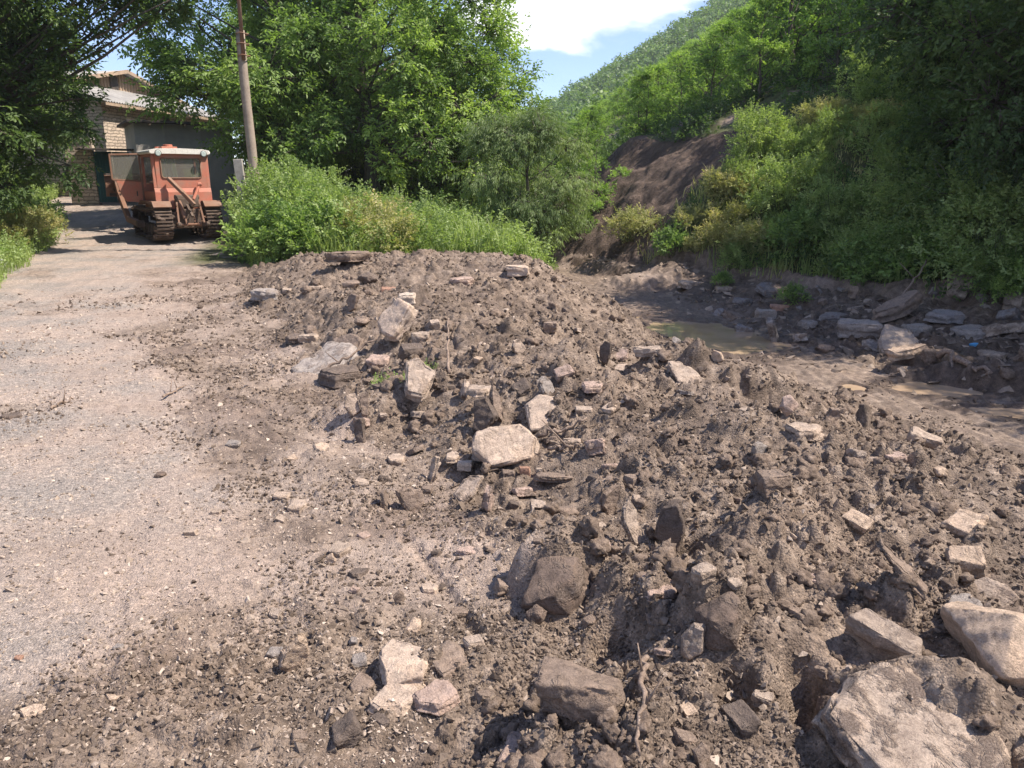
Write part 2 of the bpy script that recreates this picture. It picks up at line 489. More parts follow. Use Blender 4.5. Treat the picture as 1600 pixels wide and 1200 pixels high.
is_creek = (~is_hill) & (cx[:, 0] > c_ - 1.0)
is_scar = is_hill & False
def scar_mask(x, y, z):
    # bare landslip between two slanting edges on the slope
    t, c, b, h, w = zones(x, y)
    s = x - b
    n = pnoise(x * .7, y * .7, 140) * .5
    return (s > -.1) & (s < 4.9 + .5 * n) & (y > 20.0 + .35 * s + n * .5) & (y < 28.5)
is_scar = is_hill & scar_mask(cx[:, 0], cx[:, 1], cx[:, 2])
cls = np.where(is_scar, 4, np.where(is_hill, 3, np.where(is_creek, 2, np.where(is_road, 1, 0))))
for k, (nm, mt) in enumerate([('ground', 'earth'), ('dirt_road', 'earth'), ('creek_bed', 'earth'), ('hillside', 'earth'), ('bare_slope', 'scar_earth')]):
    ff = f[cls == k]
    if not len(ff): continue
    u, inv = np.unique(ff, return_inverse=True)
    VV = V[u]
    o = mesh_from(nm, VV, inv.reshape(ff.shape), mt, attrs=ground_attrs(VV))
    setprops(o, kind='structure')
del V, f, cx
# coarse continuation to the horizon and round the viewer
def coarse(A, D, name, dz, det=1):
    V, f = polar_sheet(A, D, det, dz)
    o = mesh_from(name, V, f, 'earth', attrs=ground_attrs(V)); setprops(o, kind='structure')
coarse(np.radians(np.linspace(-60, 62, 300)), np.concatenate([np.linspace(41.5, 120, 120), np.geomspace(121, 460, 120)]), 'terrain', -.03, 0)
coarse(np.radians(np.linspace(-48, 51, 60)), np.array([0.01, .3, .6, .9, 1.17]), 'ground_underfoot', -.01)
coarse(np.radians(np.linspace(49.8, 313.2, 260)), np.concatenate([[.01], np.geomspace(.4, 42, 150)]), 'ground_behind', -.005)
coarse(np.radians(np.linspace(61.5, 300.5, 120)), np.geomspace(41.5, 460, 60), 'terrain_behind', -.03, 0)
for k, (wx, wy, rx, ry, a, lv) in enumerate(WATER):
    th = np.linspace(0, 2 * np.pi, 40, endpoint=False)
    r = 1.42
    u, w = np.cos(th) * rx * r, np.sin(th) * ry * r
    P = np.stack([wx + u * math.cos(a) - w * math.sin(a), wy + u * math.sin(a) + w * math.cos(a), np.full(40, lv)], -1)
    P = np.vstack([P, [[wx, wy, lv]]])
    ff = np.array([[i, (i + 1) % 40, 40] for i in range(40)])
    o = mesh_from('puddle', P, ff, 'muddy_water'); setprops(o, kind='structure')
# ------------------------------------------------------------------ stone materials
m, nt, out = newmat('stone')
v = objvec(nt)
oi = nt.nodes.new('ShaderNodeObjectInfo')
n1 = noise(nt, v, 5, 5, .6); n2 = noise(nt, v, 38, 6, .7); n3 = noise(nt, v, 160, 4, .7)
c = mix(nt, 1.0, oi.outputs['Color'], ramp(nt, n1, [(.3, (.74, .72, .72)), (.5, (1, 1, 1)), (.7, (1.18, 1.12, 1.06))]), 'MULTIPLY')
c = mix(nt, .7, c, ramp(nt, n2, [(.32, (.62, .60, .58)), (.5, (1, 1, 1)), (.7, (1.22, 1.2, 1.18))]), 'MULTIPLY')
n5 = noise(nt, v, 520, 3, .7)
c = mix(nt, .55, c, ramp(nt, n3, [(.32, (.66, .64, .62)), (.5, (1, 1, 1)), (.68, (1.3, 1.28, 1.25))]), 'MULTIPLY')
c = mix(nt, .4, c, ramp(nt, n5, [(.35, (.65, .65, .65)), (.65, (1.3, 1.3, 1.3))]), 'MULTIPLY')
vo = nt.nodes.new('ShaderNodeTexVoronoi'); vo.feature = 'DISTANCE_TO_EDGE'; vo.inputs['Scale'].default_value = 9
wv = nt.nodes.new('ShaderNodeVectorMath'); wv.operation = 'MULTIPLY_ADD'; nt.links.new(v, wv.inputs[0]); wv.inputs[1].default_value = (1, 1, 1)
cb = nt.nodes.new('ShaderNodeCombineXYZ'); nt.links.new(math_(nt, 'MULTIPLY', n2, .25), cb.inputs[0]); nt.links.new(math_(nt, 'MULTIPLY', n1, .35), cb.inputs[1]); nt.links.new(cb.outputs[0], wv.inputs[2])
nt.links.new(wv.outputs[0], vo.inputs['Vector'])
crk = ramp(nt, vo.outputs['Distance'], [(0, (.45, .42, .40)), (.012, (.8, .8, .8)), (.03, (1, 1, 1))])
c = mix(nt, .7, c, crk, 'MULTIPLY')
# crust of dried mud in patches
ft = noise(nt, v, 7.5, 6, .68, .4)
f = nt.nodes.new('ShaderNodeMapRange'); f.inputs['From Min'].default_value = .49; f.inputs['From Max'].default_value = .58
nt.links.new(ft, f.inputs['Value'])
crust = ramp(nt, n3, [(.3, (.11, .080, .064)), (.52, (.20, .15, .12)), (.72, (.33, .262, .215))])
fm = math_(nt, 'MULTIPLY', f.outputs[0], attr(nt, 'caked'))
c = mix(nt, fm, c, crust)
h = math_(nt, 'ADD', math_(nt, 'MULTIPLY', n2, .7), math_(nt, 'MULTIPLY', n3, .35))
h = math_(nt, 'ADD', h, math_(nt, 'MULTIPLY', fm, .8))
h = math_(nt, 'ADD', h, math_(nt, 'MULTIPLY', n5, .2))
bsdf(nt, out, c, .88, .25, bump(nt, h, 1.0, .016))

m, nt, out = newmat('rubble')
v = objvec(nt)
n2 = noise(nt, v, 60, 4, .7)
c = ramp(nt, attr(nt, 'tint'), [(0, (.09, .066, .051)), (.35, (.174, .132, .103)), (.62, (.282, .22, .174)), (.84, (.43, .345, .283)), (1, (.56, .465, .39))])
c = mix(nt, .5, c, ramp(nt, n2, [(.35, (.65, .65, .65)), (.65, (1.25, 1.25, 1.22))]), 'MULTIPLY')
bsdf(nt, out, c, .92, .2, bump(nt, n2, .7, .01))

m, nt, out = newmat('dead_wood')
v = objvec(nt)
mp_ = N(nt, 'ShaderNodeMapping'); mp_.inputs['Scale'].default_value = (14, 14, 14)
nt.links.new(v, mp_.inputs['Vector'])
n2 = noise(nt, mp_.outputs[0], 3, 6, .7)
c = ramp(nt, n2, [(.3, (.12, .085, .065)), (.55, (.27, .20, .155)), (.75, (.42, .33, .27))])
bsdf(nt, out, c, .9, .2, bump(nt, n2, .8, .01))

# ------------------------------------------------------------------ rocks
def vnoise3(P, seed):
    x, y, z = P[:, 0], P[:, 1], P[:, 2]
    return (pnoise(x + z * .7, y - z * .4, seed) + pnoise(y + z * .6 + 11, z - x * .5, seed + 1)) * .6
def rock_verts(rs, dims, kind, cuts=3):
    a, b, c = dims
    bm = bmesh.new()
    pts = []
    if kind == 'slab':
        n = rs.randint(5, 8); th0 = rs.uniform(0, 6.28)
        th = np.sort(th0 + np.arange(n) * 2 * np.pi / n + rs.uniform(-.3, .3, n))
        rr = rs.uniform(.72, 1.08, n)
        skew = rs.uniform(-.15, .15, 2)
        for t, r in zip(th, rr):
            # squarish outlines
            k = 1 / max(abs(math.cos(t)), abs(math.sin(t))) ** .55
            x, y = r * k * math.cos(t) * a / 2, r * k * math.sin(t) * b / 2
            sh = rs.uniform(.78, 1.0)
            pts.append((x, y, -c / 2 * rs.uniform(.6, 1)))
            pts.append((x * sh + skew[0] * a * .3, y * sh + skew[1] * b * .3, c / 2 * rs.uniform(.65, 1)))
    elif kind == 'block':
        for sx in (-1, 1):
            for sy in (-1, 1):
                for sz in (-1, 1):
                    j = rs.uniform(.62, 1.0, 3)
                    pts.append((sx * a / 2 * j[0], sy * b / 2 * j[1], sz * c / 2 * j[2]))
        for i in range(5):
            d = rs.normal(size=3); d /= np.linalg.norm(d)
            pts.append(tuple(d * np.array([a, b, c]) / 2 * rs.uniform(.85, 1.05)))
    else:
        for i in range(22):
            d = rs.normal(size=3); d /= np.linalg.norm(d)
            pts.append(tuple(d * np.array([a, b, c]) / 2 * rs.uniform(.86, 1.04)))
    vs = [bm.verts.new(p) for p in pts]
    r = bmesh.ops.convex_hull(bm, input=vs)
    bmesh.ops.delete(bm, geom=[g for g in r['geom_interior'] if isinstance(g, bmesh.types.BMVert)], context='VERTS')
    bmesh.ops.dissolve_limit(bm, angle_limit=R(9), verts=bm.verts, edges=bm.edges)
    s = min(dims)
    off = s * (.055 if kind != 'boulder' else .11)
    try:
        bmesh.ops.bevel(bm, geom=list(bm.edges), offset=off, segments=2, profile=.6, affect='EDGES', clamp_overlap=True)
    except Exception: pass
    bmesh.ops.triangulate(bm, faces=bm.faces)
    L = max(dims)
    for it in range(cuts):
        es = [e for e in bm.edges if e.calc_length() > L * (.30, .16, .085, .05)[it]]
        if not es: break
        bmesh.ops.subdivide_edges(bm, edges=es, cuts=1)
        bmesh.ops.triangulate(bm, faces=[f for f in bm.faces if len(f.verts) > 3])
    bm.normal_update()
    P = np.array([v.co[:] for v in bm.verts]); Nn = np.array([v.normal[:] for v in bm.verts])
    Fc = np.array([[v.index for v in f.verts] for f in bm.faces])
    bm.free()
    q = rs.uniform(0, 50, 3)
    k = 1 / L
    d = .045 * L * vnoise3(P * k * 2.2 + q, 7) + .022 * L * vnoise3(P * k * 6 + q, 17) + .010 * L * vnoise3(P * k * 15 + q, 27)
    # flaky bedding: steps parallel to the flat side
    if kind != 'boulder':
        st = np.abs(Nn[:, 2]) < .6
        d = d + st * .018 * L * np.sign(np.sin(P[:, 2] / c * 9 + 2 * vnoise3(P * k * 3 + q, 37)))
    P = P + Nn * d[:, None]
    return P, Fc
COLS = {'pale': (.36, .285, .23), 'cream': (.44, .345, .275), 'grey': (.29, .252, .228), 'brown': (.235, .178, .142), 'pinkish': (.37, .275, .23),
        'tan': (.44, .335, .255), 'dark': (.135, .105, .088), 'rust': (.33, .195, .14), 'slate': (.225, .205, .20), 'mud': (.165, .122, .098), 'white': (.50, .415, .345)}
PLACED = []     # (px, py, label words)
LABELS = set()
def add_rock(name, px, py, w, h, kind, color, label, yaw=0, tilt=0, roll=0, thick=None, sink=.25, caked=.6, seed=None, group=None, deep=None, detail=1, flare=None):
    rs = np.random.RandomState(seed if seed is not None else int(px * 7 + py * 13) % 99991)
    p, dep = hit(px, py + h * .25, 1)
    W = w * dep / F; H = h * dep / F
    if kind in ('flat', 'up'): W *= 1.2; H *= 1.12
    down = math.atan2(-ray(px, py)[2], math.hypot(*ray(px, py)[:2]))
    if kind == 'flat':
        b = min(max(H / max(math.sin(down), .3), .45 * W), 1.5 * W) if deep is None else deep
        t = (thick or .22) * W
        dims = (W, b, t); sh = 'slab'; zoff = t * (.5 - sink)
    elif kind == 'up':
        t = (thick or .3) * max(W, .4 * H)
        dims = (W, H / max(.4, math.cos(down)) * 1.15, t); sh = 'slab'; tilt = tilt + 75; zoff = dims[1] * (.5 - sink * .6)
    elif kind == 'block':
        dims = (W, W * (deep or .75), max(H * .85, .3 * W)); sh = 'block'; zoff = dims[2] * (.5 - sink)
    else:
        dims = (W, W * (deep or .8), max(H * .9, .4 * W)); sh = 'boulder'; zoff = dims[2] * (.5 - sink)
    V, Fc = rock_verts(rs, dims, sh, 3 if max(w, h) < 34 else 4)
    o = mesh_from(name, V, Fc, 'stone', attrs={'caked': np.full(len(V), caked)})
    g = float(ground_z(np.array([p[0]]), np.array([p[1]]), 1)[0])
    o.location = (p[0], p[1], g + zoff)
    o.rotation_euler = (R(tilt), R(roll), R(yaw))
    c = np.array(COLS[color]) * rs.uniform(1.1, 1.35)
    o.color = (*c, 1)
    assert label not in LABELS, label
    LABELS.add(label)
    setprops(o, label, 'stone' if name != 'mud_clod' else 'mud clod', group)
    PLACED.append((px, py, w, o))
    return o
RK = [
 # name, px, py, w, h, kind, colour, label, options
 ('boulder', 905, 1098, 142, 92, 'block', 'brown', 'cracked brown boulder with a dark overhanging underside in the bottom foreground', dict(yaw=-12, tilt=-14, roll=8, sink=.02, caked=.75, deep=.7)),
 ('flat_stone', 634, 1030, 86, 66, 'flat', 'cream', 'largest of the broken pale stones lying flat in the near foreground', dict(thick=.25, sink=.05, caked=.35, yaw=10)),
 ('flat_stone', 622, 1086, 58, 48, 'flat', 'cream', 'pale rounded broken stone nearest the viewer in the shattered cluster', dict(thick=.25, sink=.05, caked=.35, yaw=-30)),
 ('flat_stone', 682, 1089, 66, 40, 'flat', 'pinkish', 'pointed pinkish stone wedge in the shattered near cluster', dict(thick=.22, sink=.0, yaw=35, caked=.2)),
 ('flat_stone', 700, 1020, 62, 50, 'flat', 'brown', 'brown triangular flat stone right of the largest broken pale stone', dict(thick=.16, sink=.2, yaw=20, caked=.4)),
 ('stone', 741, 1005, 32, 22, 'block', 'pale', 'small pale block just behind the brown triangular flat stone', dict(yaw=20)),
 ('flat_stone', 816, 1160, 66, 72, 'flat', 'pinkish', 'pinkish flat slab sunk in the mud at the bottom edge of the view', dict(thick=.14, sink=.4, yaw=-35, caked=.4)),
 ('boulder', 1548, 1008, 230, 150, 'boulder', 'tan', 'huge smooth pinkish tan boulder at the right edge of the view', dict(yaw=-16, tilt=6, roll=-6, sink=.2, caked=.3, deep=.8, seed=5)),
 ('rock_slab', 1450, 1128, 240, 150, 'flat', 'pale', 'broad tilted slab dusted with grit in the lower right corner', dict(yaw=18, tilt=12, roll=-7, thick=.18, sink=.3, caked=1.0)),
 ('stone_block', 1376, 1008, 112, 72, 'block', 'pale', 'oblong stone leaning on the broad tilted slab, pale top and dark muddy side', dict(yaw=-48, tilt=8, roll=10, sink=0, caked=.5, deep=.42)),
 ('stone_flake', 1372, 1120, 84, 20, 'flat', 'brown', 'thin flake resting on the left rim of the broad tilted slab', dict(yaw=-22, thick=.14, sink=-1.2, tilt=18)),
 ('stone', 1510, 822, 70, 44, 'block', 'tan', 'wedge shaped tan stone on the slope above the yellowish stone', dict(yaw=35, roll=-12)),
 ('stone', 1508, 875, 60, 50, 'block', 'tan', 'yellowish angular stone standing behind the huge tan boulder', dict(yaw=-15, tilt=15, seed=31)),
 ('stone', 1542, 922, 46, 34, 'flat', 'pale', 'thin pale stone tilted against the back of the huge tan boulder', dict(yaw=40, roll=-30, thick=.22)),
 ('stone', 1510, 948, 52, 24, 'flat', 'grey', 'grey flat stone tucked behind the left end of the huge tan boulder', dict(yaw=5, thick=.3)),
 ('upright_slab', 1045, 843, 40, 70, 'up', 'dark', 'dark upright slab, its shaded face put into the colour, beside a pit in the heap', dict(yaw=-30, tilt=6, sink=.15, caked=.3, thick=.5)),  # dark stone colour carries the shade on its face
 ('upright_slab', 985, 832, 28, 56, 'up', 'pale', 'narrow pale slab standing left of the dark upright slab', dict(yaw=35, tilt=-12, sink=.2)),
 ('flat_stone', 1028, 908, 50, 30, 'flat', 'pinkish', 'pinkish flat stone lying below the dark upright slab', dict(yaw=12, tilt=8, thick=.2)),
 ('stone_block', 1206, 762, 56, 46, 'block', 'brown', 'squat brown block with a dark underside alone on the right of the heap', dict(yaw=12, sink=.05, tilt=-8)),
 ('stone', 1232, 638, 34, 44, 'boulder', 'pinkish', 'egg shaped pink stone standing on end near the muddy track', dict(sink=.1, caked=.15, deep=.7)),
 ('stone', 1256, 674, 54, 20, 'flat', 'cream', 'cream flat stone just in front of the egg shaped pink stone', dict(yaw=-18, thick=.3)),
 ('stone', 1096, 915, 38, 34, 'block', 'pale', 'pale stone capping the right hand mud caked boulder', dict(yaw=30, sink=-.5)),
 ('stone', 1080, 1012, 34, 46, 'up', 'pale', 'pale stone standing at the foot of the right hand mud caked boulder', dict(yaw=-20, caked=.3)),
 ('stone', 1443, 690, 60, 40, 'block', 'pale', 'half buried pale stone beside the deep shadow on the right slope', dict(yaw=-30, roll=14)),
 ('stone', 1396, 716, 34, 26, 'block', 'pinkish', 'pinkish stone left of the half buried pale stone', dict(yaw=15)),
 ('boulder', 868, 905, 128, 120, 'boulder', 'mud', 'big mud caked boulder with a dark left face in the centre foreground', dict(sink=.30, caked=1.0, seed=12, roll=-10)),
 ('boulder', 1128, 965, 108, 120, 'boulder', 'mud', 'right hand mud caked boulder above the shadowed hollow', dict(sink=.30, caked=1.0, seed=15, roll=-18)),
 ('rock_slab', 790, 702, 84, 74, 'flat', 'cream', 'large cream slab with a broken face in the middle of the heap', dict(tilt=44, yaw=14, roll=-10, thick=.26, sink=-.45, caked=.3, deep=.27)),
 ('stone_block', 758, 712, 38, 44, 'block', 'grey', 'grey block wedged under the left end of the large cream slab', dict(yaw=25, sink=0)),
 ('rock_slab', 850, 646, 54, 32, 'flat', 'cream', 'cream slab lying behind the large cream slab', dict(tilt=28, yaw=-8, thick=.24, sink=-.3, caked=.15)),
 ('upright_slab', 757, 668, 38, 54, 'up', 'dark', 'dark slab standing upright behind the large cream slab', dict(yaw=-24, sink=.1, thick=.4)),
 ('upright_slab', 777, 648, 16, 48, 'up', 'brown', 'thin brown slab standing beside the dark slab in mid heap', dict(yaw=30, tilt=-10, sink=.1)),
 ('stone', 748, 638, 36, 14, 'flat', 'pale', 'small pale cap stone on top of the dark standing slab', dict(sink=-2.0, thick=.3)),
 ('rock_slab', 656, 614, 46, 76, 'up', 'pale', 'tall pale slab leaning back with a tuft of green on its side', dict(yaw=8, tilt=-38, sink=.15, caked=.5)),
 ('rock_slab', 620, 522, 56, 60, 'up', 'cream', 'pale wedge shaped slab standing on edge with a grey shaded end', dict(yaw=-42, tilt=-22, sink=.15, caked=.2, thick=.34)),
 ('stone', 657, 528, 32, 24, 'block', 'pale', 'pale round edged stone right of the wedge shaped slab', dict()),
 ('stone_block', 643, 553, 38, 30, 'block', 'dark', 'dark layered lump in front of the wedge shaped slab', dict(yaw=30, tilt=20, sink=.1)),
 ('rock_slab', 512, 565, 76, 36, 'flat', 'grey', 'long grey slab lying on the left flank of the heap', dict(yaw=-28, tilt=22, thick=.12, sink=-.1)),
 ('rock_slab', 545, 552, 54, 14, 'flat', 'brown', 'narrow brown slab tipped up behind the long grey slab', dict(yaw=-30, tilt=50, thick=.2, sink=-.6)),
 ('stone', 528, 588, 62, 20, 'flat', 'dark', 'dark log shaped stone in front of the long grey slab', dict(yaw=18, thick=.32)),
 ('stone', 592, 565, 40, 22, 'block', 'pinkish', 'pinkish lump between the wedge shaped slab and the long grey slab', dict()),
 ('stone', 462, 528, 34, 10, 'flat', 'dark', 'dark flake at the left toe of the heap', dict(yaw=15, thick=.2, tilt=12)),
 ('stone', 483, 530, 30, 16, 'block', 'pale', 'pale stone touching the dark flake at the left toe', dict()),
 ('stone', 566, 507, 28, 20, 'boulder', 'brown', 'round brown stone with a black hollow beneath it on the upper flank', dict(sink=-.05)),
 ('stone', 551, 480, 18, 28, 'up', 'brown', 'small brown stone on end above the round brown stone', dict(yaw=-30)),
 ('boulder', 576, 441, 38, 22, 'boulder', 'dark', 'dark rounded boulder put in for a shadowed hollow at the far end of the heap', dict(sink=0.0)),  # dark stone colour stands for the shadow inside a hollow
 ('stone', 549, 448, 30, 18, 'boulder', 'brown', 'brown stone touching the left of the dark rounded boulder', dict(sink=0)),
 ('stone', 808, 424, 40, 20, 'block', 'cream', 'cream stone alone on the far crest of the heap', dict(yaw=-8, caked=.1, sink=.15)),
 ('stone', 637, 466, 32, 24, 'block', 'white', 'whitish stone on the upper heap right of the rusty stone', dict(caked=.2)),
 ('stone', 607, 456, 28, 20, 'block', 'rust', 'rusty brown stone near the dark rounded boulder', dict(caked=.2)),
 ('stone', 724, 440, 36, 14, 'flat', 'pinkish', 'pinkish flat stone between the crest stone and the whitish stone', dict(yaw=-15, thick=.3)),
 ('stone', 420, 461, 52, 14, 'flat', 'grey', 'grey flat stone lying on the road side of the far heap', dict(yaw=10, thick=.25)),
 ('stone', 448, 455, 18, 11, 'block', 'pale', 'small pale stone right of the grey flat stone by the road', dict()),
 ('stone', 490, 451, 30, 12, 'block', 'pale', 'pale long stone left of the dark rounded boulder', dict()),
 ('stone', 860, 512, 24, 22, 'block', 'brown', 'brown stone on the even slope right of the wedge shaped slab', dict()),
 ('rock_slab', 1012, 549, 52, 22, 'block', 'pale', 'pale oblong stone on the ridge before the large puddle', dict(yaw=-22, deep=.5, caked=.3)),
 ('rock_slab', 1071, 586, 46, 26, 'flat', 'pale', 'pale slab right of the pale oblong stone before the puddle', dict(yaw=15, thick=.3, tilt=20)),
 ('upright_slab', 946, 562, 20, 34, 'up', 'dark', 'dark pointed stone standing over a hollow left of the puddle', dict(yaw=-40, sink=.1)),
 ('stone', 925, 604, 32, 14, 'flat', 'pinkish', 'pinkish flat stone below the dark pointed stone', dict(thick=.3)),
 ('stone', 912, 642, 32, 18, 'block', 'pale', 'pale chunk right of the cream slab', dict()),
 ('stone', 553, 641, 22, 32, 'up', 'cream', 'cream stone standing at the left edge of the heap', dict(yaw=20, thick=.5)),
 ('stone', 570, 640, 14, 34, 'up', 'brown', 'brown stone standing against the cream one at the left edge', dict(yaw=10)),
 ('stone', 562, 682, 20, 34, 'up', 'dark', 'dark stone below the cream standing stone at the left edge', dict(yaw=-20)),
 ('stone', 618, 717, 26, 20, 'flat', 'cream', 'cream three cornered stone on the left foot of the heap', dict(thick=.4)),
 ('stone', 709, 713, 22, 16, 'flat', 'pale', 'pale oval stone left of the large cream slab', dict(thick=.35, caked=.1)),
 ('stone', 677, 743, 16, 34, 'up', 'cream', 'slim cream stone on end below the pale oval stone', dict(yaw=-60)),
 ('stone', 667, 766, 20, 18, 'block', 'brown', 'brown block at the foot of the slim cream stone', dict()),
 ('stone', 728, 732, 28, 18, 'block', 'white', 'white crumbly stone below the large cream slab', dict(caked=.1)),
 ('stone', 820, 738, 20, 22, 'block', 'rust', 'reddish stone under the right end of the large cream slab', dict(caked=.1)),
 ('stone', 842, 738, 12, 18, 'block', 'pale', 'tiny pale stone right of the reddish stone', dict()),
 ('stone', 795, 742, 22, 18, 'block', 'brown', 'brown stone left of the reddish stone', dict()),
 ('stone_flake', 866, 750, 48, 10, 'flat', 'brown', 'long brown flake below the large cream slab', dict(yaw=-8, thick=.15, sink=-.3)),
 ('stone', 441, 776, 26, 16, 'block', 'cream', 'cream stone of a touching pair by the road edge', dict()),
 ('stone', 466, 790, 28, 16, 'flat', 'pale', 'flat pale stone of a touching pair by the road edge', dict(thick=.3)),
 ('stone', 430, 1021, 28, 18, 'block', 'grey', 'light grey stone on the near edge of the gravel road', dict(caked=.1)),
 ('stone', 364, 1046, 16, 13, 'block', 'pale', 'small pale stone left of the light grey roadside stone', dict(caked=.1)),
 ('flat_stone', 182, 1086, 28, 14, 'flat', 'tan', 'tan flat stone on the near gravel road', dict(thick=.2, caked=.1)),
 ('flat_stone', 56, 1111, 42, 14, 'flat', 'tan', 'long tan stone in the lower left corner of the road', dict(yaw=20, thick=.2, caked=.1)),
 ('stone', 186, 1013, 18, 11, 'block', 'grey', 'grey pebble behind the tan flat stone on the road', dict()),
 ('stone', 30, 1029, 14, 11, 'block', 'rust', 'reddish pebble at the left edge of the near road', dict()),
 ('stone', 299, 831, 20, 12, 'block', 'pale', 'pale stone in the middle of the gravel road', dict(caked=.1)),
 ('stone', 337, 800, 18, 10, 'block', 'pale', 'pale stone right behind the one in mid road', dict(caked=.1)),
 ('mud_clod', 251, 742, 22, 9, 'boulder', 'mud', 'lone dark clod on the dusty road', dict(caked=1)),
 ('stone', 18, 651, 32, 9, 'flat', 'dark', 'dark flat stone at the left edge of the road', dict(thick=.25)),
 ('stone', 366, 695, 26, 14, 'block', 'grey', 'grey stone in the dark spill of mud beside the road', dict()),
 ('stone', 532, 857, 32, 20, 'flat', 'pale', 'pale square stone on the muddy shoulder', dict(thick=.3)),
 ('stone', 670, 920, 24, 13, 'flat', 'cream', 'cream oval stone above the shattered cluster', dict(thick=.35, caked=0)),
 ('stone', 559, 897, 30, 12, 'flat', 'dark', 'dark flat stone between the square stone and the shattered cluster', dict(thick=.3)),
 ('stone', 734, 861, 38, 10, 'flat', 'pinkish', 'thin pinkish flake behind the cream oval stone', dict(thick=.15)),
 ('upright_slab', 1408, 915, 44, 80, 'up', 'brown', 'long brown slab leaning over a dark slot on the right', dict(yaw=62, tilt=-34, thick=.22, sink=.15)),
 ('mud_clod', 838, 965, 38, 40, 'boulder', 'mud', 'dark clod at the left foot of the big mud caked boulder', dict(caked=1, sink=.1)),
 ('mud_clod', 1290, 1105, 52, 44, 'boulder', 'mud', 'round dark clod left of the broad tilted slab', dict(caked=1, sink=.2)),
 ('stone', 548, 404, 74, 16, 'flat', 'brown', 'long brown stone half under the weeds at the back of the heap', dict(yaw=8, thick=.22)),
 # across the creek
 ('stone_block', 1195, 493, 32, 18, 'block', 'grey', 'grey block behind the large puddle', dict(caked=.2, sink=.1)),
 ('stone_block', 1342, 517, 66, 32, 'block', 'grey', 'biggest grey block on the far side of the creek', dict(yaw=-18, caked=.2, sink=.1, deep=.55, tilt=8)),
 ('rock_slab', 1402, 486, 88, 34, 'flat', 'brown', 'brown slab propped up against the cut bank', dict(yaw=8, roll=-24, tilt=10, thick=.2, sink=-.2, caked=.5, deep=.42)),
 ('rock_slab', 1480, 496, 60, 16, 'flat', 'slate', 'dark slate slab under the cut bank', dict(thick=.25, caked=.2)),
 ('rock_slab', 1522, 521, 64, 18, 'flat', 'grey', 'grey flat slab right of the pale creek slab', dict(thick=.22, yaw=-8, caked=.2)),
 ('rock_slab', 1432, 515, 44, 22, 'block', 'grey', 'grey slab between the propped brown slab and the flat creek slabs', dict(yaw=10, caked=.2)),
 ('rock_slab', 1408, 537, 62, 28, 'flat', 'pale', 'pale slab tilted beside the biggest grey block', dict(yaw=-10, tilt=24, thick=.2, caked=.1)),
 ('stone', 1372, 538, 34, 24, 'flat', 'grey', 'small grey slab left of the tilted pale slab', dict(yaw=30, tilt=18, thick=.2)),
 ('stone', 1290, 545, 30, 20, 'boulder', 'brown', 'brown stone ringed with mud on the rim of the track', dict(sink=.2)),
 ('stone', 1408, 562, 62, 12, 'flat', 'tan', 'long tan stone leaning on the mud rim beyond the track', dict(yaw=20, roll=-8, thick=.22, sink=-.4)),
 ('stone', 1406, 577, 28, 16, 'block', 'pale', 'pale stone under the long tan leaning stone', dict()),
 ('stone', 1548, 557, 38, 14, 'flat', 'pale', 'pale flat stone at the far right of the creek', dict(thick=.3)),
 ('stone', 1300, 496, 44, 14, 'flat', 'slate', 'slate slab left of the biggest grey block', dict(thick=.25, yaw=12)),
 ('stone', 1216, 481, 30, 12, 'block', 'rust', 'reddish stone near the grey block behind the puddle', dict(caked=.1)),
 ('stone', 1262, 506, 30, 12, 'flat', 'grey', 'grey flake midway between the two creek blocks', dict(thick=.25)),
 ('stone', 1135, 452, 34, 9, 'flat', 'pale', 'pale slab in the bright stretch of the far creek', dict(thick=.25)),
 ('stone', 1075, 446, 38, 8, 'flat', 'pale', 'pale slab farthest up the creek', dict(thick=.25)),
 ('stone', 1160, 471, 34, 10, 'flat', 'slate', 'slate flake in the far creek left of the reddish stone', dict(thick=.25)),
]
for (nm, px, py, w, h, kind, col, lab, op) in RK:
    add_rock(nm, px, py, w, h, kind, col, lab, **op)
HAND = list(PLACED)
# medium stones strewn over heap and creek bed: each one told by look and by a landmark beside it
LM = [(905, 1098, 'the cracked brown boulder'), (634, 1030, 'the shattered pale cluster'), (1545, 1010, 'the huge tan boulder'), (1455, 1120, 'the broad tilted slab'),
      (1045, 843, 'the dark upright slab'), (1206, 762, 'the squat brown block'), (1232, 638, 'the egg shaped pink stone'), (868, 905, 'the big mud caked boulder'),
      (1128, 965, 'the right hand mud caked boulder'), (792, 702, 'the large cream slab'), (656, 614, 'the tall leaning slab'), (620, 522, 'the wedge shaped slab'),
      (512, 565, 'the long grey slab'), (576, 441, 'the dark rounded boulder'), (808, 424, 'the cream crest stone'), (1012, 549, 'the oblong stone before the puddle'),
      (946, 562, 'the dark pointed stone'), (1342, 517, 'the biggest grey creek block'), (1480, 496, 'the dark slate slab'), (1195, 493, 'the grey block behind the puddle'),
      (1443, 690, 'the half buried pale stone'), (1510, 822, 'the wedge shaped tan stone'), (1408, 915, 'the long leaning brown slab'), (553, 641, 'the cream standing stone'),
      (532, 857, 'the pale square stone'), (441, 776, 'the touching pair by the road'), (1408, 537, 'the tilted pale creek slab'), (1135, 452, 'the pale far creek slab')]
SH = {'flat': 'flat', 'block': 'angular', 'boulder': 'rounded', 'up': 'upright'}
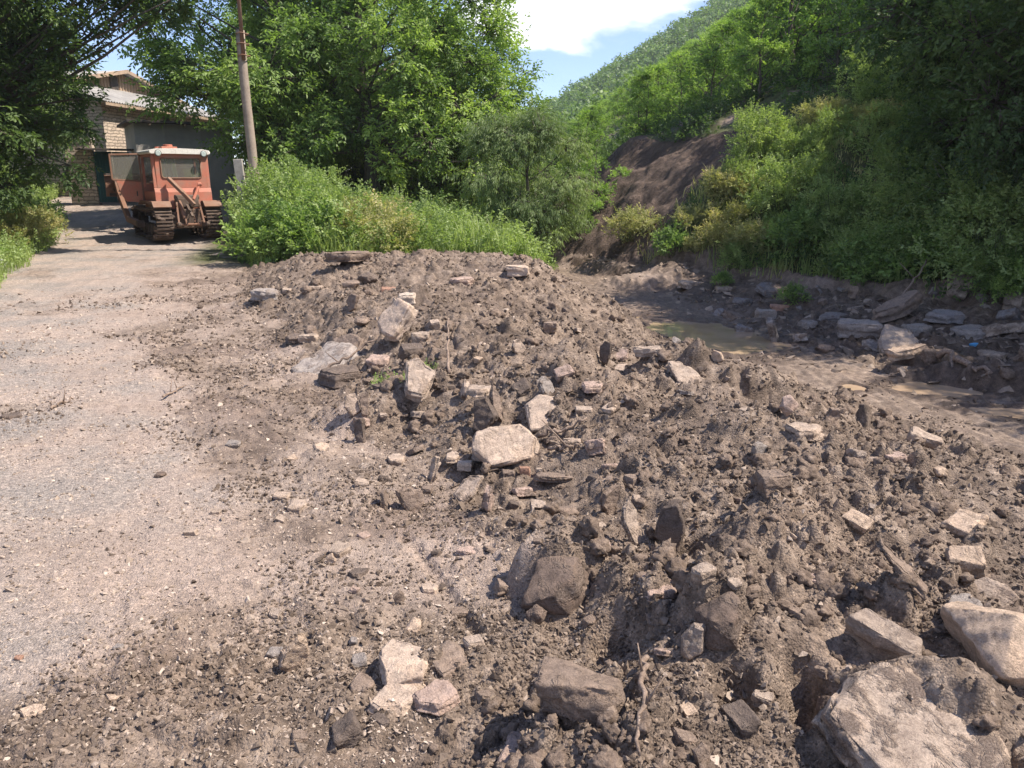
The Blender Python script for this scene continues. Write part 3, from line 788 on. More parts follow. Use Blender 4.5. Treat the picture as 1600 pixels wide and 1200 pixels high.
def auto_rocks(n, region, sizes, seed, cols):
    rs = np.random.RandomState(seed); done = 0; tries = 0
    while done < n and tries < n * 30:
        tries += 1
        px, py = region(rs)
        if any(abs(px - q[0]) < q[2] * .5 + 12 and abs(py - q[1]) < q[2] * .35 + 10 for q in PLACED): continue
        p, dep = hit(px, py, 0)
        if rough(p[:1], p[1:2])[0][0] < .3: continue
        sz = rs.choice(len(sizes)); lo, hi = sizes[sz]
        W = rs.uniform(lo, hi); w = W * F / dep
        if w < 9: continue
        kind = rs.choice(['flat', 'block', 'boulder', 'up'], p=[.35, .38, .12, .15])
        col = rs.choice(cols)
        sizew = 'small' if W < .10 else ('middling' if W < .16 else 'sizeable')
        l = min(LM, key=lambda q: math.hypot(q[0] - px, (q[1] - py) * 1.6))
        dx, dy = px - l[0], py - l[1]
        rel = ('right of' if dx > 0 else 'left of') if abs(dx) > abs(dy) * 1.3 else ('in front of' if dy > 0 else 'behind')
        dist = math.hypot(dx, dy)
        nearw = 'close ' if dist < 75 else ('' if dist < 150 else 'well ')
        lab = f'{sizew} {SH[kind]} {col} stone {nearw}{rel} {l[2]}'
        if lab in LABELS: continue
        hh = w * {'flat': .4, 'block': .7, 'boulder': .75, 'up': 1.2}[kind]
        add_rock('flat_stone' if kind == 'flat' else 'stone', px, py, w, hh, kind, col, lab, yaw=rs.uniform(-90, 90), tilt=rs.uniform(-22, 30), roll=rs.uniform(-22, 22),
                 sink=rs.uniform(.2, .5), caked=rs.uniform(.6, 1), seed=int(rs.randint(1e6)), thick=rs.uniform(.18, .35), group='stones strewn over the debris')
        done += 1
heap = lambda rs: (rs.uniform(430, 1590), 430 + 760 * rs.uniform() ** .85)
auto_rocks(80, heap, [(.04, .08), (.05, .09), (.08, .13), (.04, .07)], 3, ['pinkish', 'brown', 'brown', 'tan', 'pale', 'brown', 'dark', 'grey'])
creek = lambda rs: (rs.uniform(1120, 1590), rs.uniform(448, 530))
auto_rocks(60, creek, [(.12, .2), (.2, .35), (.3, .5)], 4, ['grey', 'slate', 'pale', 'slate', 'brown'])
fl = lambda rs: (rs.uniform(560, 1000), rs.uniform(500, 800))
auto_rocks(36, fl, [(.08, .12), (.10, .18)], 5, ['pale', 'cream', 'brown', 'dark', 'pinkish'])

# ------------------------------------------------------------------ rubble, grit and gravel nobody could count
def hull_proto(rs, n=9, flat=.6):
    bm = bmesh.new()
    for i in range(n):
        d = rs.normal(size=3); d /= np.linalg.norm(d)
        d *= rs.uniform(.75, 1.1); bm.verts.new((d[0] * .5, d[1] * .5 * rs.uniform(.6, 1), d[2] * .5 * flat))
    r = bmesh.ops.convex_hull(bm, input=list(bm.verts))
    bmesh.ops.delete(bm, geom=[g for g in r['geom_interior'] if isinstance(g, bmesh.types.BMVert)], context='VERTS')
    bm.verts.index_update(); bmesh.ops.triangulate(bm, faces=bm.faces); bm.verts.ensure_lookup_table(); bm.verts.index_update()
    V = np.array([v.co[:] for v in bm.verts]); Fc = np.array([[v.index for v in f.verts] for f in bm.faces]); bm.free()
    return V, Fc
def euler_mats(rs, n, up):
    a = rs.uniform(0, 2 * np.pi, n); b = rs.normal(0, up, n); c = rs.normal(0, up, n)
    ca, sa, cb, sb, cc, sc_ = np.cos(a), np.sin(a), np.cos(b), np.sin(b), np.cos(c), np.sin(c)
    Rz = np.zeros((n, 3, 3)); Rz[:, 0, 0] = ca; Rz[:, 0, 1] = -sa; Rz[:, 1, 0] = sa; Rz[:, 1, 1] = ca; Rz[:, 2, 2] = 1
    Rx = np.zeros((n, 3, 3)); Rx[:, 0, 0] = 1; Rx[:, 1, 1] = cb; Rx[:, 1, 2] = -sb; Rx[:, 2, 1] = sb; Rx[:, 2, 2] = cb
    Ry = np.zeros((n, 3, 3)); Ry[:, 1, 1] = 1; Ry[:, 0, 0] = cc; Ry[:, 0, 2] = sc_; Ry[:, 2, 0] = -sc_; Ry[:, 2, 2] = cc
    return Rz @ Rx @ Ry
def scatter_stones(name, n, seed, dens, dmax, smin, smax, power, tint, label, cat, flat=.6, tilt=.5, dmin=1.4, sink=.15, nprot=14, hulln=9):
    rs = np.random.RandomState(seed)
    # candidates spread evenly over the view, so that stones thin out with distance as they get too small to tell
    A = np.radians(rs.uniform(-46, 49, n * 3)); D = dmin * (dmax / dmin) ** rs.uniform(0, 1, n * 3)
    x, y = D * np.sin(A), D * np.cos(A)
    w = dens(x, y)
    keep = rs.uniform(0, 1, len(x)) < w
    x, y, D = x[keep][:n], y[keep][:n], D[keep][:n]
    k = len(x)
    s = smin * (smax / smin) ** (rs.uniform(0, 1, k) ** power)
    s = s * np.clip(.55 + .16 * D, .7, 2.2)
    z = ground_z(x, y, 2)
    M = euler_mats(rs, k, tilt)
    tn = np.clip(tint(x, y, rs, k), 0, 1)
    pr = [hull_proto(rs, hulln, flat * rs.uniform(.6, 1.3)) for _ in range(nprot)]
    which = rs.randint(0, nprot, k)
    Vs, Fs, Ts = [], [], []; off = 0
    for j in range(nprot):
        ix = np.where(which == j)[0]
        PV, PF = pr[j]
        sc3 = s[ix][:, None] * rs.uniform(.7, 1.25, (len(ix), 3))
        L = PV[None] * sc3[:, None, :]
        Wd = np.einsum('nij,nvj->nvi', M[ix], L)
        Wd[..., 0] += x[ix][:, None]; Wd[..., 1] += y[ix][:, None]; Wd[..., 2] += (z[ix] + s[ix] * (.3 * flat - sink))[:, None]
        Fj = PF[None] + (off + np.arange(len(ix)) * len(PV))[:, None, None]
        Vs.append(Wd.reshape(-1, 3)); Fs.append(Fj.reshape(-1, 3)); Ts.append(np.repeat(tn[ix], len(PV)))
        off += len(ix) * len(PV)
    o = mesh_from(name, np.concatenate(Vs), np.concatenate(Fs), 'rubble', attrs={'tint': np.concatenate(Ts)}, smooth=False)
    setprops(o, label, cat, kind='stuff')
    return o
def d_mud(x, y):
    m, tr = rough(x, y); t, c, b, h, w = zones(x, y)
    n = fbm(x * 1.4, y * 1.4, 150, 3)
    return sstep(.25, .6, m) * (x < b) * np.clip(.55 + .8 * n, .08, 1)
def d_clod(x, y):
    m, tr = rough(x, y); t, c, b, h, w = zones(x, y)
    n = fbm(x * 1.4, y * 1.4, 151, 3)
    return sstep(.15, .5, m + .2 * n) * (x < c + .5) * np.clip(.6 + .8 * n, .05, 1)
def d_road(x, y):
    m, tr = rough(x, y); lv = np.interp(y, YL, XL)
    n = fbm(x * .9, y * .9, 152, 3)
    return (m < .75) * (x > lv) * (x < np.interp(y, YT, XT) + .2) * np.clip(.5 + .7 * n, .1, 1)
def d_creek(x, y):
    t, c, b, h, w = zones(x, y)
    return (x > c + .55) * (x < b + .2) * np.clip(.6 + .9 * pnoise(x, y, 153), .1, 1) + .25 * (x > c - .9) * (x < b) 
scatter_stones('rubble', 14000, 21, d_mud, 17, .014, .060, 2.0, lambda x, y, rs, k: rs.beta(2.0, 3.2, k) , 'loose broken stone rubble spread over the debris heap', 'rubble', tilt=.6)
scatter_stones('mud_crumbs', 90000, 22, d_clod, 14, .007, .032, 1.7, lambda x, y, rs, k: rs.beta(1.6, 3.0, k) * .85, 'crumbs of dark churned mud and grit covering the heap', 'mud crumbs', flat=.85, tilt=.8, hulln=8)
scatter_stones('gravel', 52000, 23, d_road, 14, .006, .026, 1.7, lambda x, y, rs, k: .25 + .72 * rs.beta(2.6, 1.6, k), 'fine grey and pinkish gravel strewn on the road', 'gravel', tilt=.3, hulln=7, sink=.12)
scatter_stones('road_pebbles', 1500, 24, d_road, 14, .018, .045, 2.0, lambda x, y, rs, k: .4 + .6 * rs.beta(2.4, 1.6, k), 'scattered loose pebbles on the gravel road', 'pebbles', tilt=.3)
scatter_stones('creek_shards', 9000, 25, d_creek, 32, .03, .16, 1.6, lambda x, y, rs, k: .3 + .55 * rs.beta(2, 2.4, k), 'broken slate shards lining the creek bed', 'stone shards', flat=.3, tilt=.35, dmin=5)

def clods(name, n, seed, dens, dmax, smin, smax, power, label, cat, dmin=1.5):
    rs = np.random.RandomState(seed)
    bm = bmesh.new(); bmesh.ops.create_icosphere(bm, subdivisions=3, radius=.5)
    SV = np.array([v.co[:] for v in bm.verts]); SF = np.array([[v.index for v in f.verts] for f in bm.faces]); bm.free()
    A = np.radians(rs.uniform(-46, 49, n * 5)); D = dmin * (dmax / dmin) ** rs.uniform(0, 1, n * 5)
    x, y = D * np.sin(A), D * np.cos(A)
    keep = rs.uniform(0, 1, len(x)) < dens(x, y); x, y, D = x[keep][:n], y[keep][:n], D[keep][:n]; k = len(x)
    s = smin * (smax / smin) ** (rs.uniform(0, 1, k) ** power) * np.clip(.7 + .08 * D, .8, 1.5)
    z = ground_z(x, y, 2); M = euler_mats(rs, k, .5); which = rs.randint(0, 12, k)
    Vs, Fs, Ts = [], [], []; off = 0
    for j in range(12):
        q = rs.uniform(0, 40, 3)
        d = 1 + .42 * vnoise3(SV * 3.2 + q, 5) + .42 * vnoise3(SV * 8 + q, 15) + .34 * vnoise3(SV * 19 + q, 25)
        PV = SV * d[:, None] * np.array([1, rs.uniform(.6, 1), rs.uniform(.5, .85)])
        ix = np.where(which == j)[0]
        W = np.einsum('nij,nvj->nvi', M[ix], PV[None] * s[ix][:, None, None])
        W[..., 0] += x[ix][:, None]; W[..., 1] += y[ix][:, None]; W[..., 2] += (z[ix] + s[ix] * .10)[:, None]
        Vs.append(W.reshape(-1, 3)); Fs.append((SF[None] + (off + np.arange(len(ix)) * len(PV))[:, None, None]).reshape(-1, 3))
        Ts.append(np.repeat(rs.uniform(.0, .5, len(ix)), len(PV))); off += len(ix) * len(PV)
    o = mesh_from(name, np.concatenate(Vs), np.concatenate(Fs), 'clod_mud', attrs={'tint': np.concatenate(Ts)}, smooth=True)
    setprops(o, label, cat, kind='stuff')
m, nt, out = newmat('clod_mud')
v = objvec(nt)
n2 = noise(nt, v, 30, 6, .7); n3 = noise(nt, v, 110, 5, .7)
c = ramp(nt, n2, [(.30, (.105, .077, .060)), (.5, (.205, .153, .120)), (.66, (.305, .235, .187)), (.8, (.43, .345, .28))])
c = mix(nt, .5, c, ramp(nt, n3, [(.3, (.55, .55, .55)), (.5, (1, 1, 1)), (.7, (1.4, 1.38, 1.35))]), 'MULTIPLY')
c = mix(nt, .5, c, ramp(nt, attr(nt, 'tint'), [(0, (.8, .78, .76)), (.5, (1.25, 1.22, 1.2))]), 'MULTIPLY')
bsdf(nt, out, c, .9, .25, bump(nt, math_(nt, 'ADD', n2, math_(nt, 'MULTIPLY', n3, .6)), 1.0, .016))
def d_heap(x, y):
    m, tr = rough(x, y); t, c, b, h, w = zones(x, y)
    n = fbm(x * .9, y * .9, 154, 3)
    return sstep(.6, .9, m) * (x < c + .3) * np.clip(.35 + 1.5 * n, .02, 1)
clods('mud_clods', 1700, 26, d_heap, 15, .022, .12, 2.4, 'lumpy clods of dark damp mud heaped over the debris', 'mud clods')
clods('rim_clods', 260, 27, lambda x, y: (np.abs(x - np.interp(y, YC, XC) - 1.35) < .4) * (y < 10.5) * 1.0, 11, .10, .32, 1.2, 'big mud clods pushed up along the far rim of the wheel track', 'mud clods', dmin=4)

# ------------------------------------------------------------------ sticks
def tube(P, r, sides=6, cap=True):
    P = np.asarray(P, float); n = len(P); r = np.broadcast_to(np.asarray(r, float), (n,))
    T = np.gradient(P, axis=0); T /= np.linalg.norm(T, axis=1)[:, None] + 1e-9
    ref = np.where(np.abs(T[:, 2:3]) > .9, np.array([[1, 0, 0]]), np.array([[0, 0, 1]]))
    U = np.cross(T, ref); U /= np.linalg.norm(U, axis=1)[:, None] + 1e-9
    W = np.cross(T, U)
    th = np.arange(sides) * 2 * np.pi / sides
    V = P[:, None] + r[:, None, None] * (np.cos(th)[None, :, None] * U[:, None] + np.sin(th)[None, :, None] * W[:, None])
    i = np.arange(n * sides).reshape(n, sides)
    f = np.stack([i[:-1], np.roll(i[:-1], -1, 1), np.roll(i[1:], -1, 1), i[1:]], -1).reshape(-1, 4)
    V = V.reshape(-1, 3)
    if cap:
        V = np.vstack([V, P[:1], P[-1:]]); a, b = n * sides, n * sides + 1
        tr = [[i[0, (k + 1) % sides], i[0, k], a] for k in range(sides)] + [[i[-1, k], i[-1, (k + 1) % sides], b] for k in range(sides)]
        return V, f, np.array(tr)
    return V, f, np.zeros((0, 3), int)
class MB:
    def __init__(s): s.V, s.Q, s.T, s.n = [], [], [], 0
    def add(s, V, Q=None, T=None):
        s.V.append(np.asarray(V, float))
        if Q is not None and len(Q): s.Q.append(np.asarray(Q) + s.n)
        if T is not None and len(T): s.T.append(np.asarray(T) + s.n)
        s.n += len(V); return s
    def tube(s, P, r, sides=8): return s.add(*tube(P, r, sides))
    def cyl(s, a, b, r, sides=14, r2=None): return s.add(*tube([a, b], [r, r if r2 is None else r2], sides))
    def box(s, c, d, rot=None):
        x = np.array([[i, j, k] for i in (-.5, .5) for j in (-.5, .5) for k in (-.5, .5)]) * np.array(d)
        if rot is not None: x = x @ np.array(Euler([R(a) for a in rot]).to_matrix()).T
        return s.add(x + np.array(c), [[0, 1, 3, 2], [4, 6, 7, 5], [0, 4, 5, 1], [2, 3, 7, 6], [0, 2, 6, 4], [1, 5, 7, 3]])
    def bar(s, a, b, w, h):
        a, b = np.array(a, float), np.array(b, float); t = (b - a) / np.linalg.norm(b - a)
        ref = np.array([0, 0, 1.]) if abs(t[2]) < .9 else np.array([0, 1., 0])
        u = np.cross(t, ref); u /= np.linalg.norm(u); q = np.cross(u, t)
        V = [p + su * u * w / 2 + sq * q * h / 2 for p in (a, b) for su in (-1, 1) for sq in (-1, 1)]
        return s.add(V, [[0, 1, 3, 2], [4, 6, 7, 5], [0, 4, 5, 1], [2, 3, 7, 6], [0, 2, 6, 4], [1, 5, 7, 3]])
    def prism(s, pts, axis, a, b):
        """extrude a 2-D outline along an axis between a and b"""
        n = len(pts); P = []
        for q in (a, b):
            for (u, w) in pts:
                P.append({'x': (q, u, w), 'y': (u, q, w), 'z': (u, w, q)}[axis])
        Q = [[i, (i + 1) % n, n + (i + 1) % n, n + i] for i in range(n)]
        P += [tuple(np.mean(np.array(P[:n]), 0)), tuple(np.mean(np.array(P[n:2 * n]), 0))]
        T = [[(i + 1) % n, i, 2 * n] for i in range(n)] + [[n + i, n + (i + 1) % n, 2 * n + 1] for i in range(n)]
        return s.add(P, Q, T)
    def build(s, name, mat, parent=None, smooth=False, bevel=0, attrs=None):
        Fc = []
        if s.Q: Fc.append(np.concatenate(s.Q))
        if s.T: Fc.append(np.concatenate(s.T))
        V = np.concatenate(s.V)
        o = mesh_from(name, V, Fc, mat, parent, attrs=attrs, smooth=smooth)
        bm = bmesh.new(); bm.from_mesh(o.data)
        bmesh.ops.recalc_face_normals(bm, faces=bm.faces)
        bm.to_mesh(o.data); bm.free()
        if bevel:
            md = o.modifiers.new('bevel', 'BEVEL'); md.width = bevel; md.segments = 2; md.limit_method = 'ANGLE'; md.angle_limit = R(40)
        return o
def stick(pts, r, label, lift=.02, name='stick', cat='stick', seed=0):
    rs = np.random.RandomState(seed)
    W = []
    for (px, py, up) in pts:
        p, dep = hit(px, py, 1)
        W.append([p[0], p[1], hz(p[0], p[1], 1) + lift + up])
    W = np.array(W); k = 14
    t = np.linspace(0, len(W) - 1, k)
    P = np.stack([np.interp(t, np.arange(len(W)), W[:, i]) for i in range(3)], -1)
    P += rs.normal(0, r * .7, P.shape)
    b = MB().tube(P, np.linspace(r, r * .5, k) * rs.uniform(.85, 1.15, k), 7)
    for j in (4, 8):
        b.tube([P[j], P[j] + rs.normal(0, r * 6, 3) + np.array([0, 0, r * 3])], [r * .5, r * .2], 5)
    o = b.build(name, 'dead_wood', smooth=True); setprops(o, label, cat)
    return o
stick([(1004, 1045, .03), (1003, 1110, .04), (996, 1198, .02)], .010, 'long thin bare branch standing in the slot right of the cracked boulder', seed=1)
stick([(842, 690, .03), (875, 684, .02), (915, 668, .03)], .013, 'dark root poking out behind the large cream slab', seed=2)
stick([(858, 712, .02), (905, 706, .02)], .012, 'short thick stick lying right of the large cream slab', seed=3)
stick([(505, 590, .05), (545, 575, .08), (590, 548, .1)], .014, 'thin pale stick lying across the long grey slab', seed=4)
stick([(702, 592, 0), (701, 570, .12), (700, 548, .25)], .012, 'short stake standing upright in mid heap', seed=5)
stick([(255, 625, .0), (290, 606, .0)], .010, 'dry twig lying on the gravel road', seed=6)
stick([(78, 642, .0), (115, 628, .0)], .012, 'dark twig on the left side of the road', seed=7)
stick([(1385, 505, .1), (1420, 480, .35), (1440, 462, .6)], .025, 'bare root hanging beside the propped brown slab', seed=8)
stick([(1460, 560, .05), (1500, 575, .05), (1540, 590, .03)], .05, 'long weathered plank on the mud rim beyond the small puddle', name='plank', cat='plank', seed=9)
# ------------------------------------------------------------------ foliage materials
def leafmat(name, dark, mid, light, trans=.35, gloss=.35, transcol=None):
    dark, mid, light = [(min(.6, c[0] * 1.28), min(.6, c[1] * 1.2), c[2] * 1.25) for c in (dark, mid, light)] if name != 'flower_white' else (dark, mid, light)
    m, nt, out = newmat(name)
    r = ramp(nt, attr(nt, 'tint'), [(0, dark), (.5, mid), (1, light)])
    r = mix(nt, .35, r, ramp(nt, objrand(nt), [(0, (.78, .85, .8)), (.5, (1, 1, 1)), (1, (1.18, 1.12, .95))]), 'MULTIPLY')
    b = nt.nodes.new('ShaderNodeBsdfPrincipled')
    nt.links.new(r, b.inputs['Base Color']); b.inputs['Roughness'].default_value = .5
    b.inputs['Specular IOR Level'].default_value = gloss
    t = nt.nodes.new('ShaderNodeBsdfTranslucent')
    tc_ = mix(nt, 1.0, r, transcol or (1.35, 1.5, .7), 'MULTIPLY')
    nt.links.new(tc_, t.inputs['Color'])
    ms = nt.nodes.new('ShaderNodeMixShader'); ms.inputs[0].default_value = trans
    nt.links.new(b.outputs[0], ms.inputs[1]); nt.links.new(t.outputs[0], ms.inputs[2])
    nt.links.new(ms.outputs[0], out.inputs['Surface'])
leafmat('walnut_leaf', (.075, .13, .042), (.165, .255, .075), (.27, .375, .115), .42)
leafmat('shaded_leaf', (.040, .072, .028), (.070, .120, .042), (.12, .185, .062), .42)  # leaf of trees in shade, the shade put into its colour
leafmat('willow_leaf', (.09, .14, .055), (.15, .215, .085), (.22, .29, .12), .35)
leafmat('beech_leaf', (.070, .13, .036), (.165, .27, .062), (.28, .40, .10), .40)
leafmat('weed_leaf', (.15, .215, .075), (.22, .30, .105), (.31, .39, .16), .4)
leafmat('dry_grass', (.20, .215, .09), (.30, .31, .13), (.45, .41, .22), .35)
leafmat('flower_white', (.5, .5, .42), (.65, .65, .58), (.8, .8, .75), .2, .2, (1, 1, 1))
leafmat('far_leaf', (.075, .13, .045), (.12, .195, .065), (.18, .265, .090), .35)
m, nt, out = newmat('bark')
v = objvec(nt)
mp_ = N(nt, 'ShaderNodeMapping'); mp_.inputs['Scale'].default_value = (9, 9, 2.2)
nt.links.new(v, mp_.inputs['Vector'])
n2 = noise(nt, mp_.outputs[0], 2, 6, .7)
bsdf(nt, out, ramp(nt, n2, [(.3, (.055, .045, .038)), (.55, (.13, .11, .092)), (.75, (.23, .20, .17))]), .9, .2, bump(nt, n2, .9, .03))

def nrm(a): return a / (np.linalg.norm(a, axis=-1, keepdims=True) + 1e-9)
def leaves(rs, O, A, style, L, W, tint, per=7, length=.32):
    """leaflets along sprays; O origins, A axes (n,3); returns V, F, tint"""
    n = len(O)
    A = nrm(A)
    up = np.tile([0, 0, 1.0], (n, 1)) + rs.normal(0, .35, (n, 3))
    S = nrm(np.cross(A, up)); U = nrm(np.cross(S, A))
    V, T = [], []
    for k in range(per):
        last = k == per - 1
        t = 1.0 if last else .25 + .7 * (k // 2 * 2 + (0 if style == 'pinnate' else .9 * (k % 2))) / max(1, per - 2)
        side = 0 if last else (1 if k % 2 else -1)
        ang = 0 if last else (1.05 if style == 'pinnate' else .8)
        ang = ang + rs.normal(0, .22, n)
        d = A * np.cos(ang)[:, None] + S * (side * np.sin(ang))[:, None] if side else A + S * rs.normal(0, .2, n)[:, None]
        d = nrm(d + U * rs.normal(-.12, .28, n)[:, None] + np.array([0, 0, -.12 if style != 'willow' else -.75]))
        b = O + A * (t * length * rs.uniform(.85, 1.1, n))[:, None]
        l = L * rs.uniform(.7, 1.15, n)[:, None]; w = W * rs.uniform(.75, 1.15, n)[:, None]
        sd = nrm(np.cross(d, U + rs.normal(0, .45, (n, 3)))); nn = np.cross(sd, d)
        m = b + d * l * .48
        V.append(np.stack([b, m + sd * w / 2 + nn * w * .18, b + d * l - nn * l * .06, m - sd * w / 2 + nn * w * .18], 1))
        T.append(np.clip(tint + rs.normal(0, .08, n), 0, 1))
    V = np.stack(V, 1).reshape(-1, 3)
    T = np.repeat(np.stack(T, 1).reshape(-1), 4)
    F = np.arange(len(V)).reshape(-1, 4)
    return V, F, T
STYLE = {   # L, W, leaflets, spray length
    'pinnate': (.155, .066, 7, .34), 'round': (.085, .056, 7, .24), 'willow': (.12, .022, 9, .28), 'beech': (.13, .085, 7, .34), 'small': (.055, .034, 9, .22)}
def crown_parts(rs, lobes, style, twigs=20, sprays=9, squash=.8, droop=.25, scale=1.0, spread=.2, centre=None):
    L, W, per, ln = STYLE[style]
    L, W, ln = L * scale, W * scale, ln * scale
    lobes = np.asarray(lobes, float)
    ctr = lobes[:, :3].mean(0) if centre is None else np.array(centre)
    Os, As, Ts, TW = [], [], [], []
    for (x, y, z, r) in lobes:
        c = np.array([x, y, z]); n = max(4, int(twigs * r * r / 1.0))
        out = nrm(c - ctr + 1e-6)
        d = nrm(rs.normal(size=(n, 3)) + out * .55 + np.array([0, 0, .25]))
        e = c + d * r * rs.uniform(.55, 1.08, (n, 1)) * np.array([1, 1, squash])
        lt = rs.uniform(.1, .9)
        TW += [(c, p) for p in e]
        ns = sprays
        o = np.repeat(e, ns, 0) - np.repeat(d, ns, 0) * (np.abs(rs.normal(0, .28, (n * ns, 1))) * r) + rs.normal(0, spread * r, (n * ns, 3)) * np.array([1, 1, .55])
        a = np.repeat(d, ns, 0) * .8 + rs.normal(0, .55, (n * ns, 3)); a[:, 2] -= droop
        Os.append(o); As.append(a); Ts.append(np.full(n * ns, lt) + rs.normal(0, .12, n * ns))
    O, A, T = np.concatenate(Os), np.concatenate(As), np.concatenate(Ts)
    V, F, T = leaves(rs, O, A, style, L, W, T, per, ln)
    return V, F, T, TW
def wood_parts(rs, H, lobes, r0, TW, lean=(0, 0), fork=.3, twig_r=.012, trunk_top=.85):
    b = MB()
    k = 9
    t = np.linspace(0, 1, k)
    P = np.stack([lean[0] * t ** 1.4, lean[1] * t ** 1.4, H * trunk_top * t], -1)
    P[1:] += np.cumsum(rs.normal(0, .012 * H, (k - 1, 3)) * np.array([1, 1, 0]), 0)
    P[0, 2] -= .4
    rr = r0 * (1 - .88 * t); rr[0] *= 1.35
    b.tube(P, rr, 10)
    for (x, y, z, r) in lobes:
        c = np.array([x, y, z])
        hd = math.hypot(x - lean[0] * .5, y - lean[1] * .5)
        h0 = np.clip(z - .55 * hd - .3, fork * H, .8 * H)
        s = h0 / (H * trunk_top)
        p0 = np.array([np.interp(s, t, P[:, i]) for i in range(3)])
        q = np.linspace(0, 1, 6)[:, None]
        mid = (p0 + c) / 2 + np.array([0, 0, -.10 * hd]) + rs.normal(0, .12, 3) * max(.3, hd * .3)
        C = (1 - q) ** 2 * p0 + 2 * q * (1 - q) * mid + q * q * c
        rl = r0 * (.2 + .16 * r / 1.2) * (1 - s * .55)
        b.tube(C, np.linspace(rl, max(.012, rl * .25), 6), 6)
    for (c, e) in TW:
        m_ = (c + e) / 2 + rs.normal(0, .06, 3)
        b.tube([c, m_, e], [twig_r * 1.6, twig_r, twig_r * .4], 3)
    return b
def plant(name, lab, cat, loc, lobes, style, lmat, H, r0, seed, twigs=20, sprays=9, group=None, scale=1.0, lean=(0, 0), squash=.8, droop=.25,
          partn=('trunk', 'crown'), fork=.3, rz=0, spread=.2, twig_r=.012, trunk_top=.85):
    rs = np.random.RandomState(seed)
    root = bpy.data.objects.new(name, None); COL.objects.link(root)
    root.empty_display_size = .3
    V, F, T, TW = crown_parts(rs, lobes, style, twigs, sprays, squash, droop, scale, spread)
    wood_parts(rs, H, lobes, r0, TW, lean, fork, twig_r, trunk_top).build(partn[0], 'bark', root, smooth=True)
    mesh_from(partn[1], V, F, lmat, root, attrs={'tint': T}, smooth=False)
    root.location = loc; root.rotation_euler = (0, 0, R(rz))
    if lab: LABELS.add(lab)
    setprops(root, lab, cat, group)
    return root
def dup(root, loc, rz, lab=None, sc=1.0, group=None):
    r = root.copy(); COL.objects.link(r); r.location = loc; r.rotation_euler = (0, 0, R(rz)); r.scale = (sc, sc, sc)
    if lab: r['label'] = lab; LABELS.add(lab)
    if group: r['group'] = group
    for ch in list(root.children):
        c = ch.copy(); COL.objects.link(c); c.parent = r
    return r
def gz(x, y, d=0): return hz(x, y, d)
def blob_lobes(rs, n, c, R3, rmin, rmax, zmin=None):
    """lobes spread through an ellipsoid, more towards its skin"""
    out = []
    while len(out) < n:
        d = rs.normal(size=3); d /= np.linalg.norm(d)
        p = np.array(c) + d * np.array(R3) * rs.uniform(.35, 1) ** .6
        if zmin is not None and p[2] < zmin: continue
        out.append((p[0], p[1], p[2], rs.uniform(rmin, rmax)))
    return out

# --- the dark walnut hanging over the road on the left
rs = np.random.RandomState(2)
ax, ay = -12.9, 18.8; az = gz(ax, ay)
L1 = blob_lobes(rs, 38, (0, 0, 4.5), (3.0, 2.8, 3.9), .85, 1.35, .5)
L1 = [l for l in L1 if not (l[0] > 1.6 and l[2] < 4.4)]
L1 += [(1.9, -.3, 5.0, .9), (2.9, .1, 5.2, .7), (3.7, .3, 4.9, .6), (4.5, -.2, 5.3, .65), (2.5, .6, 6.0, 1.0), (3.6, -.5, 5.9, .9), (4.6, .6, 6.2, .9), (5.3, .2, 5.7, .7), (3.1, -.6, 4.6, .4), (5.0, .3, 4.9, .45),
       (2.5, 0, 4.0, .55), (2.6, -.3, 3.2, .5), (2.3, .2, 2.5, .55), (3.0, -.2, 3.7, .5), (2.95, .1, 2.95, .45), (2.85, 0, 2.3, .4), (2.6, -.2, 1.5, .5), (3.3, 0, 4.3, .5), (4.1, -.4, 5.5, .6), (4.9, .5, 5.4, .6), (5.6, -.1, 5.1, .5), (3.6, .5, 5.3, .6), (5.9, .2, 5.6, .6), (4.4, .1, 4.7, .4),
       (1.7, 0, 4.1, .8), (1.9, -.6, 3.3, .7), (2.1, -.3, 2.5, .6), (1.7, .2, 1.7, .7), (1.4, -.8, 1.0, .7), (2.5, .2, 4.7, .5), (1.6, -1.4, 2.4, .9), (.6, -2, 1.4, .9), (-1, -2, 1.6, .9)]
plant('walnut_tree', 'dark walnut tree overhanging the left side of the road', 'tree', (ax, ay, az), L1, 'pinnate', 'shaded_leaf', 8.5, .24, 11, 20, 9)
rs = np.random.RandomState(3)
bx, by = -15.6, 21.0
L2 = blob_lobes(rs, 34, (0, 0, 4.0), (3.0, 3.0, 3.6), .9, 1.4, .5)
w2 = plant('walnut_tree', 'dense dark tree at the left border of the view behind the weeds', 'tree', (bx, by, gz(bx, by)), L2, 'pinnate', 'shaded_leaf', 8, .22, 12, 17, 8)
dup(w2, (-19.5, 27, gz(-19.5, 27)), 130, 'dark walnut tree seen through the gaps left of the stone house', 1.1)
dup(w2, (-25.5, 36, gz(-25.5, 36)), 40, 'shaded tree farthest left behind the others', 1.3)
dup(w2, (-12.6, 13.2, gz(-12.6, 13.2)), 200, 'dark tree just outside the left border', .95)
